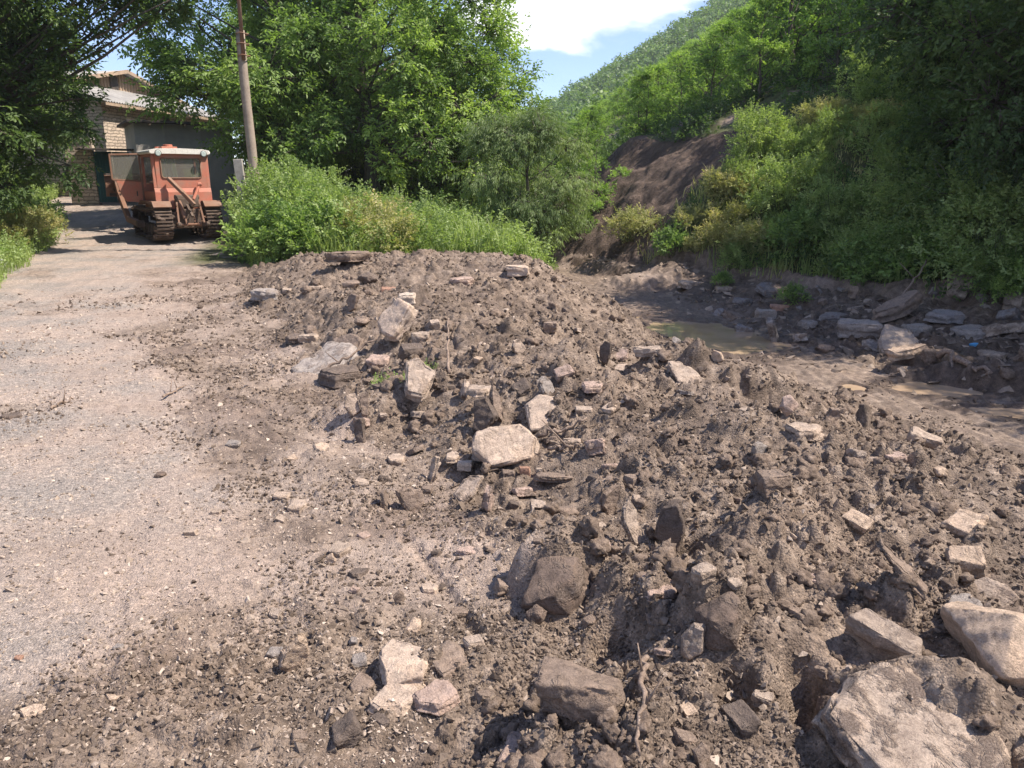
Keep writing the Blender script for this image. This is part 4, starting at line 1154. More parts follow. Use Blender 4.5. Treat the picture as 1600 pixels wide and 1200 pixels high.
# --- walnuts beyond the weeds
def Wn(px, Y): 
    x = (px - 800) / F * (Y * cp + .2); return x, Y
rs = np.random.RandomState(5)
x, y = Wn(418, 26.2)
L3 = blob_lobes(rs, 46, (.1, 0, 5.2), (2.7, 2.6, 3.7), .8, 1.25, 1.5) + [(.2, -1.8, 2.3, .8), (1.2, -1.8, 1.9, .8), (-.3, -1.5, 3.2, .9), (1.9, -1.6, 2.4, .8)] + [(-1.1, -1.5, 3.4, .8), (.9, -1.4, 2.4, .8), (1.8, -1, 3.0, .8), (-.9, -.8, 2.3, .7)]
L3 = [l for l in L3 if not (l[2] < 3.3 and l[0] < -.55)] + [(-2.6, -.4, 4.9, .8), (-2.9, 0, 5.8, .8), (-2.7, .3, 6.6, .8)]
t3 = plant('walnut_tree', 'bright green walnut tree behind the utility pole', 'tree', (x, y, gz(x, y)), L3, 'pinnate', 'walnut_leaf', 8.8, .22, 21, 17, 8, lean=(.3, 0))
rs = np.random.RandomState(6)
x, y = Wn(592, 27.0)
L4 = [(-1.6, -.6, 6.2, .9), (-2.4, 0, 7.1, .9), (-1.0, -.5, 7.8, 1.0), (.3, -.6, 7.6, 1.0), (1.2, 0, 7.9, 1.0), (2.2, -.2, 7.4, 1.0), (1.2, -1.3, 5.9, 1.0), (2.1, -1.2, 5.2, 1.0),
      (.7, -1.9, 4.9, .9), (2.9, -.8, 4.4, .9), (1.6, -2.1, 3.6, .9), (2.7, -1.8, 3.0, .8), (.9, -2.4, 2.8, .8), (1.9, -2.5, 2.1, .8), (3.2, -1.7, 1.7, .8), (.7, -2.2, 1.5, .7),
      (-1.3, -1.0, 4.6, .7), (-2.2, -.8, 4.2, .8), (-2.7, -.2, 5.4, .8), (-1.6, -1.2, 3.1, .6), (2.9, .4, 6.2, 1.0), (3.4, 0, 5.3, .8), (.1, 1.2, 6.8, 1.0), (-1.4, 1.6, 5.8, 1.0),
      (1.4, 1.6, 5.4, 1.1), (.3, 1.8, 4.1, 1.0), (2.4, 1.4, 3.6, 1.0), (-.6, 0, 9.0, 1.0), (1.0, .5, 9.2, 1.0), (-2.1, .6, 8.6, .9), (0, -1.2, 6.8, .7), (-.3, -1.5, 2.4, .8), (-1.6, -1.3, 1.9, .8), (-.9, -.6, 3.7, .7), (3.6, -1, 3.4, .9), (3.9, -.8, 2.2, .8), (1.8, -1.6, 6.6, .8), (3.3, -.9, 6.9, .9), (.5, .6, 3.0, 1.0), (-2.6, .3, 3.0, .9), (2.2, .6, 2.4, 1.0), (1.4, -2.3, 4.4, .8)]
t4 = plant('walnut_tree', 'tall spreading walnut tree with visible forked limbs in the middle of the view', 'tree', (x, y, gz(x, y)), L4, 'pinnate', 'walnut_leaf', 9.3, .27, 22, 19, 9, lean=(-.4, 0), fork=.22)
rs = np.random.RandomState(7)
x, y = Wn(722, 28.0)
L5 = blob_lobes(rs, 44, (0, 0, 4.1), (2.2, 2.0, 3.9), .75, 1.2, .8) + [(1.9, -.5, 5.2, .7), (2.4, -.4, 4.7, .5), (2.2, 0, 5.9, .6), (1.3, 0, 8.0, .7)]
t3.scale = t4.scale = (1.09, 1.09, 1.09)
t5 = plant('walnut_tree', 'walnut tree whose right side stands out against the blue sky', 'tree', (x, y, gz(x, y)), L5, 'pinnate', 'walnut_leaf', 8.2, .2, 23, 17, 8)
x, y = Wn(500, 31); dup(t3, (x, y, gz(x, y)), 120, 'walnut tree filling the gap behind the forked one', 1.0)
x, y = Wn(455, 38); dup(t5, (x, y, gz(x, y)), 70, 'walnut tree rising behind the grey outbuilding', 1.12)
x, y = Wn(640, 33); dup(t5, (x, y, gz(x, y)), 200, 'walnut tree in the second row behind the forked one', 1.05)
# willow
rs = np.random.RandomState(8)
x, y = Wn(825, 20.3)
L6 = blob_lobes(rs, 26, (0, 0, 2.25), (1.15, 1.2, 1.7), .5, .8, .3) + [(.2, 0, 3.7, .5), (-.8, 0, 3.4, .55), (.9, 0, 3.1, .5)]
plant('willow_tree', 'grey green willow at the right end of the weeds before the bare slope', 'tree', (x, y, gz(x, y)), L6, 'willow', 'willow_leaf', 3.9, .1, 24, 44, 12, droop=.75, fork=.15)
for k, (px, Y, s) in enumerate([(470, 33, .75), (560, 36, .8), (650, 38, .8), (740, 36, .75), (800, 33, .6)]):
    x, y = Wn(px, Y); dup(w2, (x, y, gz(x, y) - .8), k * 71, ['dim tree behind the pole in the third row', 'dim tree glimpsed behind the forked walnut', 'dim tree low between the two central walnuts',
        'dim tree behind the second walnut', 'small dim tree behind the willow'][k], s)
# --- right hand trees, in shade
rs = np.random.RandomState(9)
L7 = blob_lobes(rs, 60, (0, 0, 4.1), (3.1, 2.9, 4.0), .8, 1.3, .2)
x, y = 9.5, 14.5
t7 = plant('alder_tree', 'large dark alder filling the upper right in deep shade', 'tree', (x, y, gz(x, y)), L7, 'round', 'shaded_leaf', 8.8, .2, 31, 26, 11, fork=.12)
rs = np.random.RandomState(10)
L8 = [l for l in blob_lobes(rs, 56, (.4, .2, 4.6), (2.9, 2.6, 3.8), .7, 1.15, .6)]
x, y = 9.3, 12.6
t8 = plant('alder_tree', 'dark alder with exposed reddish branches at the right edge', 'tree', (x, y, gz(x, y)), L8, 'round', 'shaded_leaf', 8.6, .17, 32, 20, 9, lean=(.8, 0), fork=.1)
for k, (x, y, rz, s, lab) in enumerate([
    (18.8, 16.0, 140, 1.0, 'dark tree on the slope behind the large alder'),
    (15.0, 24.0, 220, .8, 'shaded tree above the sunlit scrub'), (13.2, 12.3, 300, .95, 'dark tree low on the right border'),
    (16.5, 15.8, 20, 1.15, 'tall dark tree high on the right slope'), (18.5, 23.5, 100, 1.1, 'dark tree in the upper right corner'),
    (15.6, 9.2, 190, 1.1, 'dark tree just outside the right border'), (11.8, 7.0, 130, .85, 'dark tree right of the viewer outside the picture'), (14.5, 29.5, 250, .9, 'dark tree topmost behind the sunlit scrub'),
    (20.5, 19.5, 80, 1.2, 'tall tree upslope of the dark alders')]):
    dup(t7 if k % 2 else t8, (x, y, gz(x, y)), rz, lab, s)
# --- wooded slope: beeches one can tell apart
rs = np.random.RandomState(14)
BE = []
for v in range(4):
    LB = []
    H = 6.2
    for i in range(26):
        z = rs.uniform(.5, H); rad = (1.75 * (1 - z / H) ** .55 + .35) * rs.uniform(.45, 1.0)
        a = rs.uniform(0, 6.28); LB.append((rad * math.cos(a), rad * math.sin(a), z, rs.uniform(.5, .85)))
    BE.append((LB, H))
protoB = None; beech = []; front = []
CELL = 2.75
sites = []
for Y in np.arange(16.5, 92, 2.7):
    for s in np.arange(.8, 60, 2.3):
        X = np.interp(Y, YB, XB) + s
        x, y = X + rs.uniform(-1, 1), Y + rs.uniform(-1, 1)
        b = np.interp(y, YB, XB)
        if y < 25 and x - b < 6.5 + (25 - y) * .5: continue      # open scrub and the alders' place
        if 19 < y < 28 and x - b < 4.7: continue               # the landslip
        ppx = 800 + x / (y * cp) * F
        if ppx > 1500 or ppx < 780: continue
        z = gz(x, y)
        top = 600 - F * math.tan(math.atan2(z - 1.65, math.hypot(x, y)) + PITCH)
        if top < -60: continue
        tt = 600 - F * math.tan(math.atan2(z + 3.2 - 1.65, math.hypot(x, y)) + PITCH)
        if y < 21 and x - b < 6.2: continue
        sites.append((math.hypot(x, y), x, y, z, ppx, top))
sites.sort()
print('beech sites', len(sites))
for k, (d, x, y, z, ppx, top) in enumerate(sites[:330]):
    sc = rs.uniform(.45, .8) * (1 + .006 * d)
    if ppx < 1200:      # the nearer wood is lower towards its edge
        lim = 205 - (ppx - 865) * .66
        zmax = 1.65 + d * math.tan(math.atan((600 - lim) / F) - PITCH)
        sc = min(sc, (zmax - z) / 6.6)
        if sc < .24: continue
    if len(beech) < 4:
        LB, H = BE[len(beech)]
        t = plant('beech_tree', 'leafy green beech tree, one of many covering the wooded slope', 'tree', (x, y, z), LB, 'beech', 'beech_leaf', H, .11, 50 + k, 16, 6,
                  group='beech trees on the wooded slope', squash=.30, droop=.05, spread=.2, fork=.1)
        t.scale = (sc, sc, sc); beech.append(t); t.rotation_euler.z = rs.uniform(0, 6.28)
    else:
        tb = dup(beech[rs.randint(4)], (x, y, z), rs.uniform(0, 360), None, sc)
        if y < 33: front.append((ppx, tb))
ORD = 'first second third fourth fifth sixth seventh eighth ninth tenth eleventh twelfth thirteenth fourteenth fifteenth sixteenth seventeenth eighteenth nineteenth twentieth'.split()
front.sort(key=lambda q: q[0])
for (pa, pb, where) in [(0, 1000, 'on the far side of the bare slope'), (1000, 1120, 'straight above the bare slope'), (1120, 1240, 'above the sunlit spur'), (1240, 1400, 'uphill from the shaded alders'), (1400, 1600, 'in the upper right corner behind the alders')]:
    for (o_, (q_, tb)) in zip(ORD, [f for f in front if pa <= f[0] < pb]):
        tb['label'] = f'{o_} beech tree from the left {where}'
# young trees set apart on the bare slope
bb = float(np.interp(32, YB, XB))
for (px, py, s, lab) in [(938, 330, .36, 'young beech standing alone at the left edge of the bare slope'), (905, 372, .30, 'leafy sapling low on the left edge of the bare slope')]:
    p, dep = hit(px, py, 0)
    dup(beech[1], tuple(p), 70 + px, lab, s)

# --- shrubs and tall weeds
def weed(name, lab, x, y, H, Rr, seed, lmat='weed_leaf', style='small', n=26, twigs=60, sprays=5, group=None, scale=1.3):
    rs = np.random.RandomState(seed)
    L = []
    for i in range(n):
        a = rs.uniform(0, 6.28); q = Rr * rs.uniform(0, 1) ** .5
        zz = H * rs.uniform(.12, 1) ** .8 * (1 - .35 * (q / Rr) ** 2)
        L.append((q * math.cos(a), q * math.sin(a), zz, rs.uniform(.22, .36)))
    rt = bpy.data.objects.new(name, None); COL.objects.link(rt)
    V, F, T, TW = crown_parts(rs, L, style, 1, 1, 1, 0, scale, .2) if False else crown_parts(rs, L, style, twigs, sprays, 1.1, -.25, scale, .3, (0, 0, -.5))
    b = MB()
    for (lx, ly, lz, r) in L:
        p0 = np.array([lx * .45, ly * .45, -.05])
        b.tube([p0, (p0 + [lx, ly, lz]) / 2 + rs.normal(0, .04, 3), [lx, ly, lz + r * .6]], [.012, .009, .004], 4)
    b.build('stems', 'green_stem', rt, smooth=True)
    mesh_from('foliage', V, F, lmat, rt, attrs={'tint': T}, smooth=False)
    rt.location = (x, y, gz(x, y)); setprops(rt, lab, 'shrub', group); 
    if lab: LABELS.add(lab)
    return rt
m, nt, out = newmat('green_stem'); bsdf(nt, out, (.12, .15, .06), .8, .2)
w_a = weed('shrub', 'tall leafy shrub right behind the tractor', -5.15, 17.6, 1.75, 1.0, 1, n=44)
w_b = weed('shrub', 'broad leaved shrub spilling forward to the heap below the pole', -4.75, 15.9, 1.0, .75, 2, 'walnut_leaf', 'round', 26, 44, 4, scale=1.15)
w_c = weed('shrub', 'feathery yellow green weeds in the middle of the thicket', -3.0, 16.4, 1.1, .85, 3, 'dry_grass', 'small', 34)
for k, (px, Y, s, pr, lab) in enumerate([
    (428, 18.9, 1.12, 'a', 'tall shrub wrapped round the foot of the utility pole'), (452, 17.6, 1.0, 'a', 'shrub right of the pole in the front of the thicket'),
    (505, 19.0, 1.02, 'a', 'high shrub before the forked walnut'), (540, 17.5, .82, 'a', 'rounded shrub left of the yellow green weeds'),
    (585, 19.2, .78, 'a', 'shrub behind the yellow green weeds'), (500, 15.8, .95, 'b', 'low broad leaved clump at the left front of the thicket'),
    (470, 15.6, .7, 'b', 'small broad leaved clump at the road corner of the thicket'),
    (640, 18.0, .75, 'c', 'yellowish weeds right of the middle of the thicket'), (690, 18.2, .62, 'a', 'green weed clump in front of the second walnut'),
    (735, 18.6, .55, 'b', 'low fresh green clump near the willow'), (785, 18.4, .5, 'a', 'low weed clump left of the willow foot'), (825, 19.2, .5, 'b', 'small clump under the willow'),
    (425, 22, 1.0, 'a', 'shrub behind the tractor and left of the pole'), (665, 21, .9, 'b', 'broad leaved shrub in the shade of the forked walnut'), (850, 20.5, .45, 'b', 'last small clump at the right end of the thicket'),
    (600, 16.9, .62, 'c', 'ragged yellow weeds at the edge of the heap'), (755, 21, .8, 'a', 'dim shrub under the second walnut')]):
    x = (px - 800) / F * Y * cp
    dup({'a': w_a, 'b': w_b, 'c': w_c}[pr], (x, Y, gz(x, Y)), k * 77, lab, s)
for k, (x, y, s, pr, lab) in enumerate([(-9.3, 12.9, .72, 'b', 'bright broad leaved shrub in the weeds at the left border'), (-10.2, 14.2, .85, 'b', 'shrub in front of the overhanging walnut'),
    (-11.8, 18.6, .75, 'c', 'yellow green weeds at the foot of the overhanging walnut'), (-12.8, 21.0, .8, 'c', 'weeds beside the gate path'), (-9.1, 11.2, .7, 'b', 'low leafy shrub at the near left border')]):
    dup({'a': w_a, 'b': w_b, 'c': w_c}[pr], (x, y, gz(x, y)), k * 61, lab, s)
for k, (px, py, s, pr, lab) in enumerate([
    (990, 375, .7, 'c', 'round yellow green bush at the foot of the bare slope'), (1085, 360, .5, 'c', 'sunlit bush on the scrubby spur'), (1135, 310, .6, 'c', 'sunlit bush higher on the scrubby spur'),
    (1190, 262, .8, 'a', 'topmost sunlit bush of the spur'), (1120, 385, .5, 'c', 'pale bush at the lower part of the spur'), (1225, 335, .7, 'a', 'bush where sunlight meets the shade of the alders'),
    (1250, 400, .8, 'b', 'shaded broad leaved shrub above the creek bank'), (1175, 400, .6, 'c', 'small bush above the creek bank in half light'), (1340, 425, .75, 'b', 'dark shrub above the propped brown slab'),
    (1430, 415, .8, 'a', 'dark shrub at the foot of the large alder'), (1520, 420, .85, 'b', 'dark shrub right of the large alder foot'), (1585, 425, .85, 'a', 'dark shrub at the right border'),
    (1048, 400, .55, 'b', 'small green bush at the tip of the spur'), (1300, 375, .7, 'a', 'shaded bush on the slope under the alders'), (1240, 475, .30, 'b', 'little green plant among the creek slabs'),
    (1130, 447, .26, 'b', 'tuft of green on the bank of the far creek'), (1560, 470, .4, 'b', 'dark green plant hanging over the cut bank')]):
    p, dep = hit(px, py, 0)
    dup({'a': w_a, 'b': w_b, 'c': w_c}[pr], tuple(p), k * 47, lab, s)

rs = np.random.RandomState(88)
k = 0
for i in range(400):
    y = rs.uniform(12.5, 20.5); b = float(np.interp(y, YB, XB)); s = rs.uniform(.5, 7)
    x = b + s
    if y > 16.3 and s < 5.4: continue
    if y < 16.5 and s < 1.0 and rs.uniform() < .5: continue
    if 800 + x / (y * cp) * F > 1640: continue
    dup((w_a, w_b)[rs.randint(2)], (x, y, gz(x, y) - .1), rs.uniform(0, 360), 'leafy shrub, one of the thicket covering the shaded slope', rs.uniform(.55, 1.05), 'shrubs on the shaded slope')
    k += 1
    if k > 55: break

k = 0
for i in range(300):
    y = rs.uniform(16.5, 21); b = float(np.interp(y, YB, XB)); s = rs.uniform(.3, 5.8); x = b + s
    if y > 19.6 + .3 * s: continue
    dup((w_c, w_c, w_a)[rs.randint(3)], (x, y, gz(x, y) - .08), rs.uniform(0, 360), 'low yellow green bush, one of those scattered over the sunlit spur', rs.uniform(.3, .62), 'bushes on the sunlit spur')
    k += 1
    if k > 26: break

# --- grass, ground cover and undergrowth
def cover(name, dens, n, seed, lmat, lab, cat, hmin, hmax, box, style='blade', w=.012, tintf=None):
    rs = np.random.RandomState(seed)
    x = rs.uniform(box[0], box[1], n); y = rs.uniform(box[2], box[3], n)
    k = rs.uniform(0, 1, n) < dens(x, y); x, y = x[k], y[k]
    z = ground_z(x, y, 1)
    n = len(x); h = rs.uniform(hmin, hmax, n) * (.6 + .8 * np.clip(pnoise(x * .8, y * .8, seed) + .5, 0, 1))
    B = np.stack([x, y, z - .02], -1)
    tn = np.clip(.5 + .5 * pnoise(x * .7, y * .7, seed + 3) + rs.normal(0, .12, n), 0, 1)
    if style == 'blade':
        a = rs.uniform(0, 6.28, n); D = np.stack([np.cos(a), np.sin(a), np.zeros(n)], -1); S = np.stack([-np.sin(a), np.cos(a), np.zeros(n)], -1)
        l = rs.uniform(.1, .6, n)[:, None] * h[:, None]
        ww = (w * rs.uniform(.6, 1.4, n))[:, None]
        M = B + D * l * .3 + np.array([0, 0, 1.]) * h[:, None] * .6
        Tp = B + D * l + np.array([0, 0, 1.]) * h[:, None]
        V = np.stack([B - S * ww, B + S * ww, M + S * ww * .8, M - S * ww * .8, Tp], 1).reshape(-1, 3)
        i = np.arange(n)[:, None] * 5
        o = mesh_from(name, V, [i + np.array([0, 1, 2, 3]), i + np.array([3, 2, 4])], lmat, attrs={'tint': np.repeat(tn, 5)}, smooth=False)
    else:
        L, W, per, ln = STYLE[style]
        O = B + np.stack([rs.normal(0, .06, n), rs.normal(0, .06, n), h * rs.uniform(0, 1, n)], -1)
        A = rs.normal(0, .6, (n, 3)); A[:, 2] = np.abs(A[:, 2]) + .3
        V, F_, T = leaves(rs, O, A, style, L * w, W * w, tn, per, ln * w)
        o = mesh_from(name, V, F_, lmat, attrs={'tint': T}, smooth=False)
    setprops(o, lab, cat, kind='stuff'); return o
def gd_left(x, y):
    lv = np.interp(y, YL, XL); return ((x < lv + .25 * pnoise(x * 1.5, y * 1.5, 201)) & (x > lv - 4)) * sstep(-.3, .3, lv - x + .4)
def gd_thick(x, y):
    xr_ = np.interp(y, [14, 17, 21, 25, 32], [-4.9, -5.7, -7.2, -8.8, -10.6])
    c = np.interp(y, YC, XC)
    return (x > xr_ + .3 * pnoise(x, y, 202)) * (x < c - 1.9) * (y > 15.6 + .9 * pnoise(x * .6, y * .3, 203) + .12 * (x + 2) ** 1 * (x > -2))
def gd_hill(x, y):
    b = np.interp(y, YB, XB); s = x - b
    n = fbm(x * .4, y * .4, 204, 3) + .5 * (y < 18)
    scar = (y > 19.8 + .3 * s) & (y < 28.3) & (s < 4.7)
    return (s > .15) * (~scar) * np.clip(.75 + n, .15, 1)
def gd_sunny(x, y):
    b = np.interp(y, YB, XB); s = x - b
    return (s > .1) * (s < 5.4) * (y > 16.3) * (y < 20.2 + .3 * s) * np.clip(.6 + 1.2 * pnoise(x * .5, y * .5, 205), .1, 1)
cover('verge_grass', gd_left, 60000, 61, 'weed_leaf', 'long green grass on the verge left of the road', 'grass', .10, .42, (-16, -6, 7, 26), w=.008)
cover('bank_weeds', lambda x, y: (x < np.interp(y, YL, XL) + .2) * 1.0, 16000, 70, 'weed_leaf', 'rough weeds on the rise left of the gate path', 'weeds', .1, .45, (-24, -11, 19, 33), 'small', 1.7)
cover('rise_grass', lambda x, y: (x < np.interp(y, YL, XL) + .2) * 1.0, 40000, 73, 'weed_leaf', 'grass on the rise left of the gate path', 'grass', .1, .4, (-24, -11, 19, 33), w=.012)
cover('verge_weeds', gd_left, 9000, 62, 'weed_leaf', 'leafy weeds mixed in the verge grass', 'weeds', .1, .5, (-16, -6, 7, 26), 'small', 1.2)
cover('verge_flowers', lambda x, y: gd_left(x, y) * (y < 15) * (pnoise(x * 1.1, y * 1.1, 207) > -.1), 3200, 63, 'flower_white', 'white flower heads in the left verge', 'flowers', .3, .55, (-11, -7, 9, 15), 'small', .32)
cover('thicket_grass', gd_thick, 42000, 64, 'weed_leaf', 'grass and herbs between the shrubs', 'grass', .25, .8, (-11, 2, 14.5, 26), w=.009)
cover('thicket_weeds', gd_thick, 22000, 65, 'weed_leaf', 'leafy weeds filling the thicket', 'weeds', .2, 1.0, (-11, 2, 14.8, 25), 'small', 1.4)
cover('hill_undergrowth', lambda x, y: gd_hill(x, y) * np.clip(.5 + .5 * (y < 19) * (x - np.interp(y, YB, XB) > 3.5) + 1.3 * pnoise(x * .45, y * .45, 208), .06, 1), 60000, 66, 'shaded_leaf', 'low undergrowth covering the wooded slope', 'undergrowth', .05, .45, (0, 22, 8.5, 42), 'round', 1.15)  # leaf colour carries the shadow under the beeches
cover('bank_grass', lambda x, y: gd_hill(x, y) * (x - np.interp(y, YB, XB) < 3), 26000, 67, 'weed_leaf', 'grass above the creek bank', 'grass', .15, .5, (3, 15, 8.5, 24), w=.010)
cover('spur_grass', gd_sunny, 34000, 68, 'dry_grass', 'yellow green grass on the sunny spur', 'grass', .08, .26, (2.0, 13, 15, 24), w=.012)
cover('heap_sprouts', lambda x, y: (np.hypot(x + .88, y - 5.55) < .09) * 1.0 + (np.hypot(x + .66, y - 5.9) < .05), 5000, 69, 'walnut_leaf', 'tuft of fresh green sprouts in mid heap', 'sprouts', .02, .07, (-1.1, -.5, 5.2, 6.1), 'small', .22)
# far wood
def far_wood(name, lab, seed, step, box, quads, rad, lsz, cond):
    rs = np.random.RandomState(seed)
    X, Y = np.meshgrid(np.arange(box[0], box[1], step), np.arange(box[2], box[3], step))
    x = (X + rs.uniform(-.5, .5, X.shape) * step).ravel(); y = (Y + rs.uniform(-.5, .5, X.shape) * step).ravel()
    z = ground_z(x, y, 0)
    ppx = 800 + x / (y * cp) * F; top = 600 - F * np.tan(np.arctan2(z - 1.65, np.hypot(x, y)) + PITCH)
    k = cond(x, y, z, ppx, top); x, y, z = x[k], y[k], z[k]; n = len(x)
    print(name, n)
    r = rad * rs.uniform(.7, 1.3, n); h = r * rs.uniform(.8, 1.3, n)
    d = nrm(rs.normal(size=(n, quads, 3)) + np.array([0, 0, .45]))
    rr = rs.uniform(.6, 1.08, (n, quads, 1))
    C = np.stack([x, y, z + h * .95], -1)[:, None] + d * rr * np.stack([r, r, h], -1)[:, None]
    C = C.reshape(-1, 3); dd = d.reshape(-1, 3)
    N_ = nrm(dd * .6 + rs.normal(0, .5, C.shape) + np.array([0, 0, .4]))
    A = nrm(np.cross(N_, rs.normal(size=C.shape))); B = np.cross(N_, A)
    s = (lsz * rs.uniform(.6, 1.3, len(C)))[:, None]
    V = np.stack([C - A * s, C + B * s * .55, C + A * s, C - B * s * .55], 1).reshape(-1, 3)
    tn = np.clip(np.repeat(rs.uniform(.1, .9, n), quads) + rs.normal(0, .1, n * quads), 0, 1)
    o = mesh_from(name, V, np.arange(len(V)).reshape(-1, 4), 'far_leaf', attrs={'tint': np.repeat(tn, 4)}, smooth=False)
    setprops(o, lab, 'wood', kind='stuff')
far_wood('hillside_wood', 'wood mantling the slope beyond the nearer beeches', 71, 3.1, (-45, 110, 80, 140), 150, 1.8, .30, lambda x, y, z, p, t: (p > 740) & (p < 1500) & (t > -60) & (x > np.interp(y, YB, XB) + 1) & ((p > 1190) | (600 - F * np.tan(np.arctan2(z + 4 - 1.65, np.hypot(x, y)) + PITCH) > 165 - (p - 865) * .66)))
far_wood('far_wood', 'distant wooded hill closing the valley', 72, 3.3, (-30, 120, 140, 258), 90, 1.9, .42, lambda x, y, z, p, t: (p > 780) & (p < 1290) & (t > -60))
# ------------------------------------------------------------------ made things: materials
def paint(name, col, dirt=(.20, .15, .12), amt=.5, rough=.55, spec=.35, metal=0, scale=3.0):
    m, nt, out = newmat(name)
    v = objvec(nt)
    n1 = noise(nt, v, scale, 7, .7); n2 = noise(nt, v, 28, 5, .7)
    f = nt.nodes.new('ShaderNodeMapRange'); f.inputs['From Min'].default_value = .62 - .3 * amt; f.inputs['From Max'].default_value = .85 - .2 * amt
    nt.links.new(n1, f.inputs['Value'])
    c = mix(nt, .5, col, ramp(nt, n2, [(.3, (.75, .72, .7)), (.6, (1.12, 1.1, 1.08))]), 'MULTIPLY')
    c = mix(nt, f.outputs[0], c, dirt)
    rg = math_(nt, 'ADD', rough, math_(nt, 'MULTIPLY', f.outputs[0], .3))
    bsdf(nt, out, c, rg, spec, bump(nt, n2, .25, .006), metal)
paint('orange_paint', (.47, .17, .115), (.33, .21, .155), .6)
paint('roof_paint', (.72, .69, .64), (.42, .36, .30), .35)
paint('mud_steel', (.085, .062, .05), (.20, .15, .12), .7, .88, .2)
paint('rust_steel', (.22, .12, .08), (.27, .19, .15), .6, .8, .25)
paint('dark_steel', (.06, .052, .048), (.16, .12, .10), .5, .7, .3)
paint('seat_cloth', (.13, .06, .075), (.08, .06, .06), .2, .9, .1)
paint('curtain_cloth', (.12, .17, .15), (.30, .28, .26), .4, .9, .1)
paint('board_wood', (.40, .30, .22), (.22, .17, .14), .5, .85, .15)
paint('pole_wood', (.34, .28, .23), (.22, .17, .14), .5, .9, .15, 0, 5)
paint('concrete', (.40, .37, .34), (.24, .21, .19), .5, .9, .2)
paint('plaster', (.46, .43, .40), (.32, .295, .27), .55, .9, .15, 0, .8)
paint('gate_green', (.035, .105, .105), (.07, .08, .075), .35, .6, .3)
paint('blue_plastic', (.10, .35, .62), (.3, .35, .4), .2, .5, .3)
paint('lamp_glass', (.45, .52, .50), (.3, .28, .25), .2, .15, .5)
m, nt, out = newmat('glass')
gl = nt.nodes.new('ShaderNodeBsdfGlossy'); gl.inputs['Roughness'].default_value = .05; gl.inputs['Color'].default_value = (.9, .95, .95, 1)
tr_ = nt.nodes.new('ShaderNodeBsdfTransparent'); tr_.inputs['Color'].default_value = (.80, .84, .82, 1)
df = nt.nodes.new('ShaderNodeBsdfDiffuse'); df.inputs['Color'].default_value = (.42, .38, .34, 1)
m1 = nt.nodes.new('ShaderNodeMixShader'); m1.inputs[0].default_value = .10
nt.links.new(tr_.outputs[0], m1.inputs[1]); nt.links.new(gl.outputs[0], m1.inputs[2])
m2 = nt.nodes.new('ShaderNodeMixShader'); m2.inputs[0].default_value = .22
nt.links.new(m1.outputs[0], m2.inputs[1]); nt.links.new(df.outputs[0], m2.inputs[2]); nt.links.new(m2.outputs[0], out.inputs['Surface'])
def brickmat(name, c1, c2, mortar, w, h, sq=.4):
    m, nt, out = newmat(name)
    v = objvec(nt)
    sx = nt.nodes.new('ShaderNodeSeparateXYZ'); nt.links.new(v, sx.inputs[0])
    cx_ = nt.nodes.new('ShaderNodeCombineXYZ')
    nt.links.new(math_(nt, 'ADD', sx.outputs[0], sx.outputs[1]), cx_.inputs[0]); nt.links.new(sx.outputs[2], cx_.inputs[1])
    dn = noise(nt, v, 3.5, 3, .6)
    va = nt.nodes.new('ShaderNodeVectorMath'); va.operation = 'ADD'
    cc = nt.nodes.new('ShaderNodeCombineXYZ'); nt.links.new(math_(nt, 'MULTIPLY', dn, .35), cc.inputs[0]); nt.links.new(math_(nt, 'MULTIPLY', dn, .16), cc.inputs[1])
    nt.links.new(cx_.outputs[0], va.inputs[0]); nt.links.new(cc.outputs[0], va.inputs[1])
    b = nt.nodes.new('ShaderNodeTexBrick'); nt.links.new(va.outputs[0], b.inputs['Vector'])
    b.inputs['Color1'].default_value = (*c1, 1); b.inputs['Color2'].default_value = (*c2, 1); b.inputs['Mortar'].default_value = (*mortar, 1)
    b.inputs['Scale'].default_value = 1; b.inputs['Brick Width'].default_value = w; b.inputs['Row Height'].default_value = h
    b.inputs['Mortar Size'].default_value = .018; b.inputs['Mortar Smooth'].default_value = .3
    b.offset = .43; b.squash = .7; b.squash_frequency = 3
    n2 = noise(nt, v, 9, 6, .7)
    c = mix(nt, .6, b.outputs['Color'], ramp(nt, n2, [(.3, (.7, .7, .7)), (.65, (1.2, 1.18, 1.14))]), 'MULTIPLY')
    hh = math_(nt, 'ADD', math_(nt, 'MULTIPLY', b.outputs['Fac'], -1.0), math_(nt, 'MULTIPLY', n2, .6))
    bsdf(nt, out, c, .9, .2, bump(nt, hh, .9, .04))
brickmat('stone_wall', (.60, .49, .39), (.44, .36, .29), (.24, .20, .165), .38, .125)
m, nt, out = newmat('corrugated')
v = objvec(nt)
n1 = noise(nt, v, 1.2, 6, .65); n2 = noise(nt, v, 16, 5, .7)
c = ramp(nt, n1, [(.3, (.24, .23, .225)), (.55, (.34, .325, .31)), (.75, (.43, .41, .385))])
c = mix(nt, .4, c, ramp(nt, n2, [(.35, (.7, .7, .7)), (.65, (1.15, 1.15, 1.12))]), 'MULTIPLY')
bsdf(nt, out, c, .85, .2)

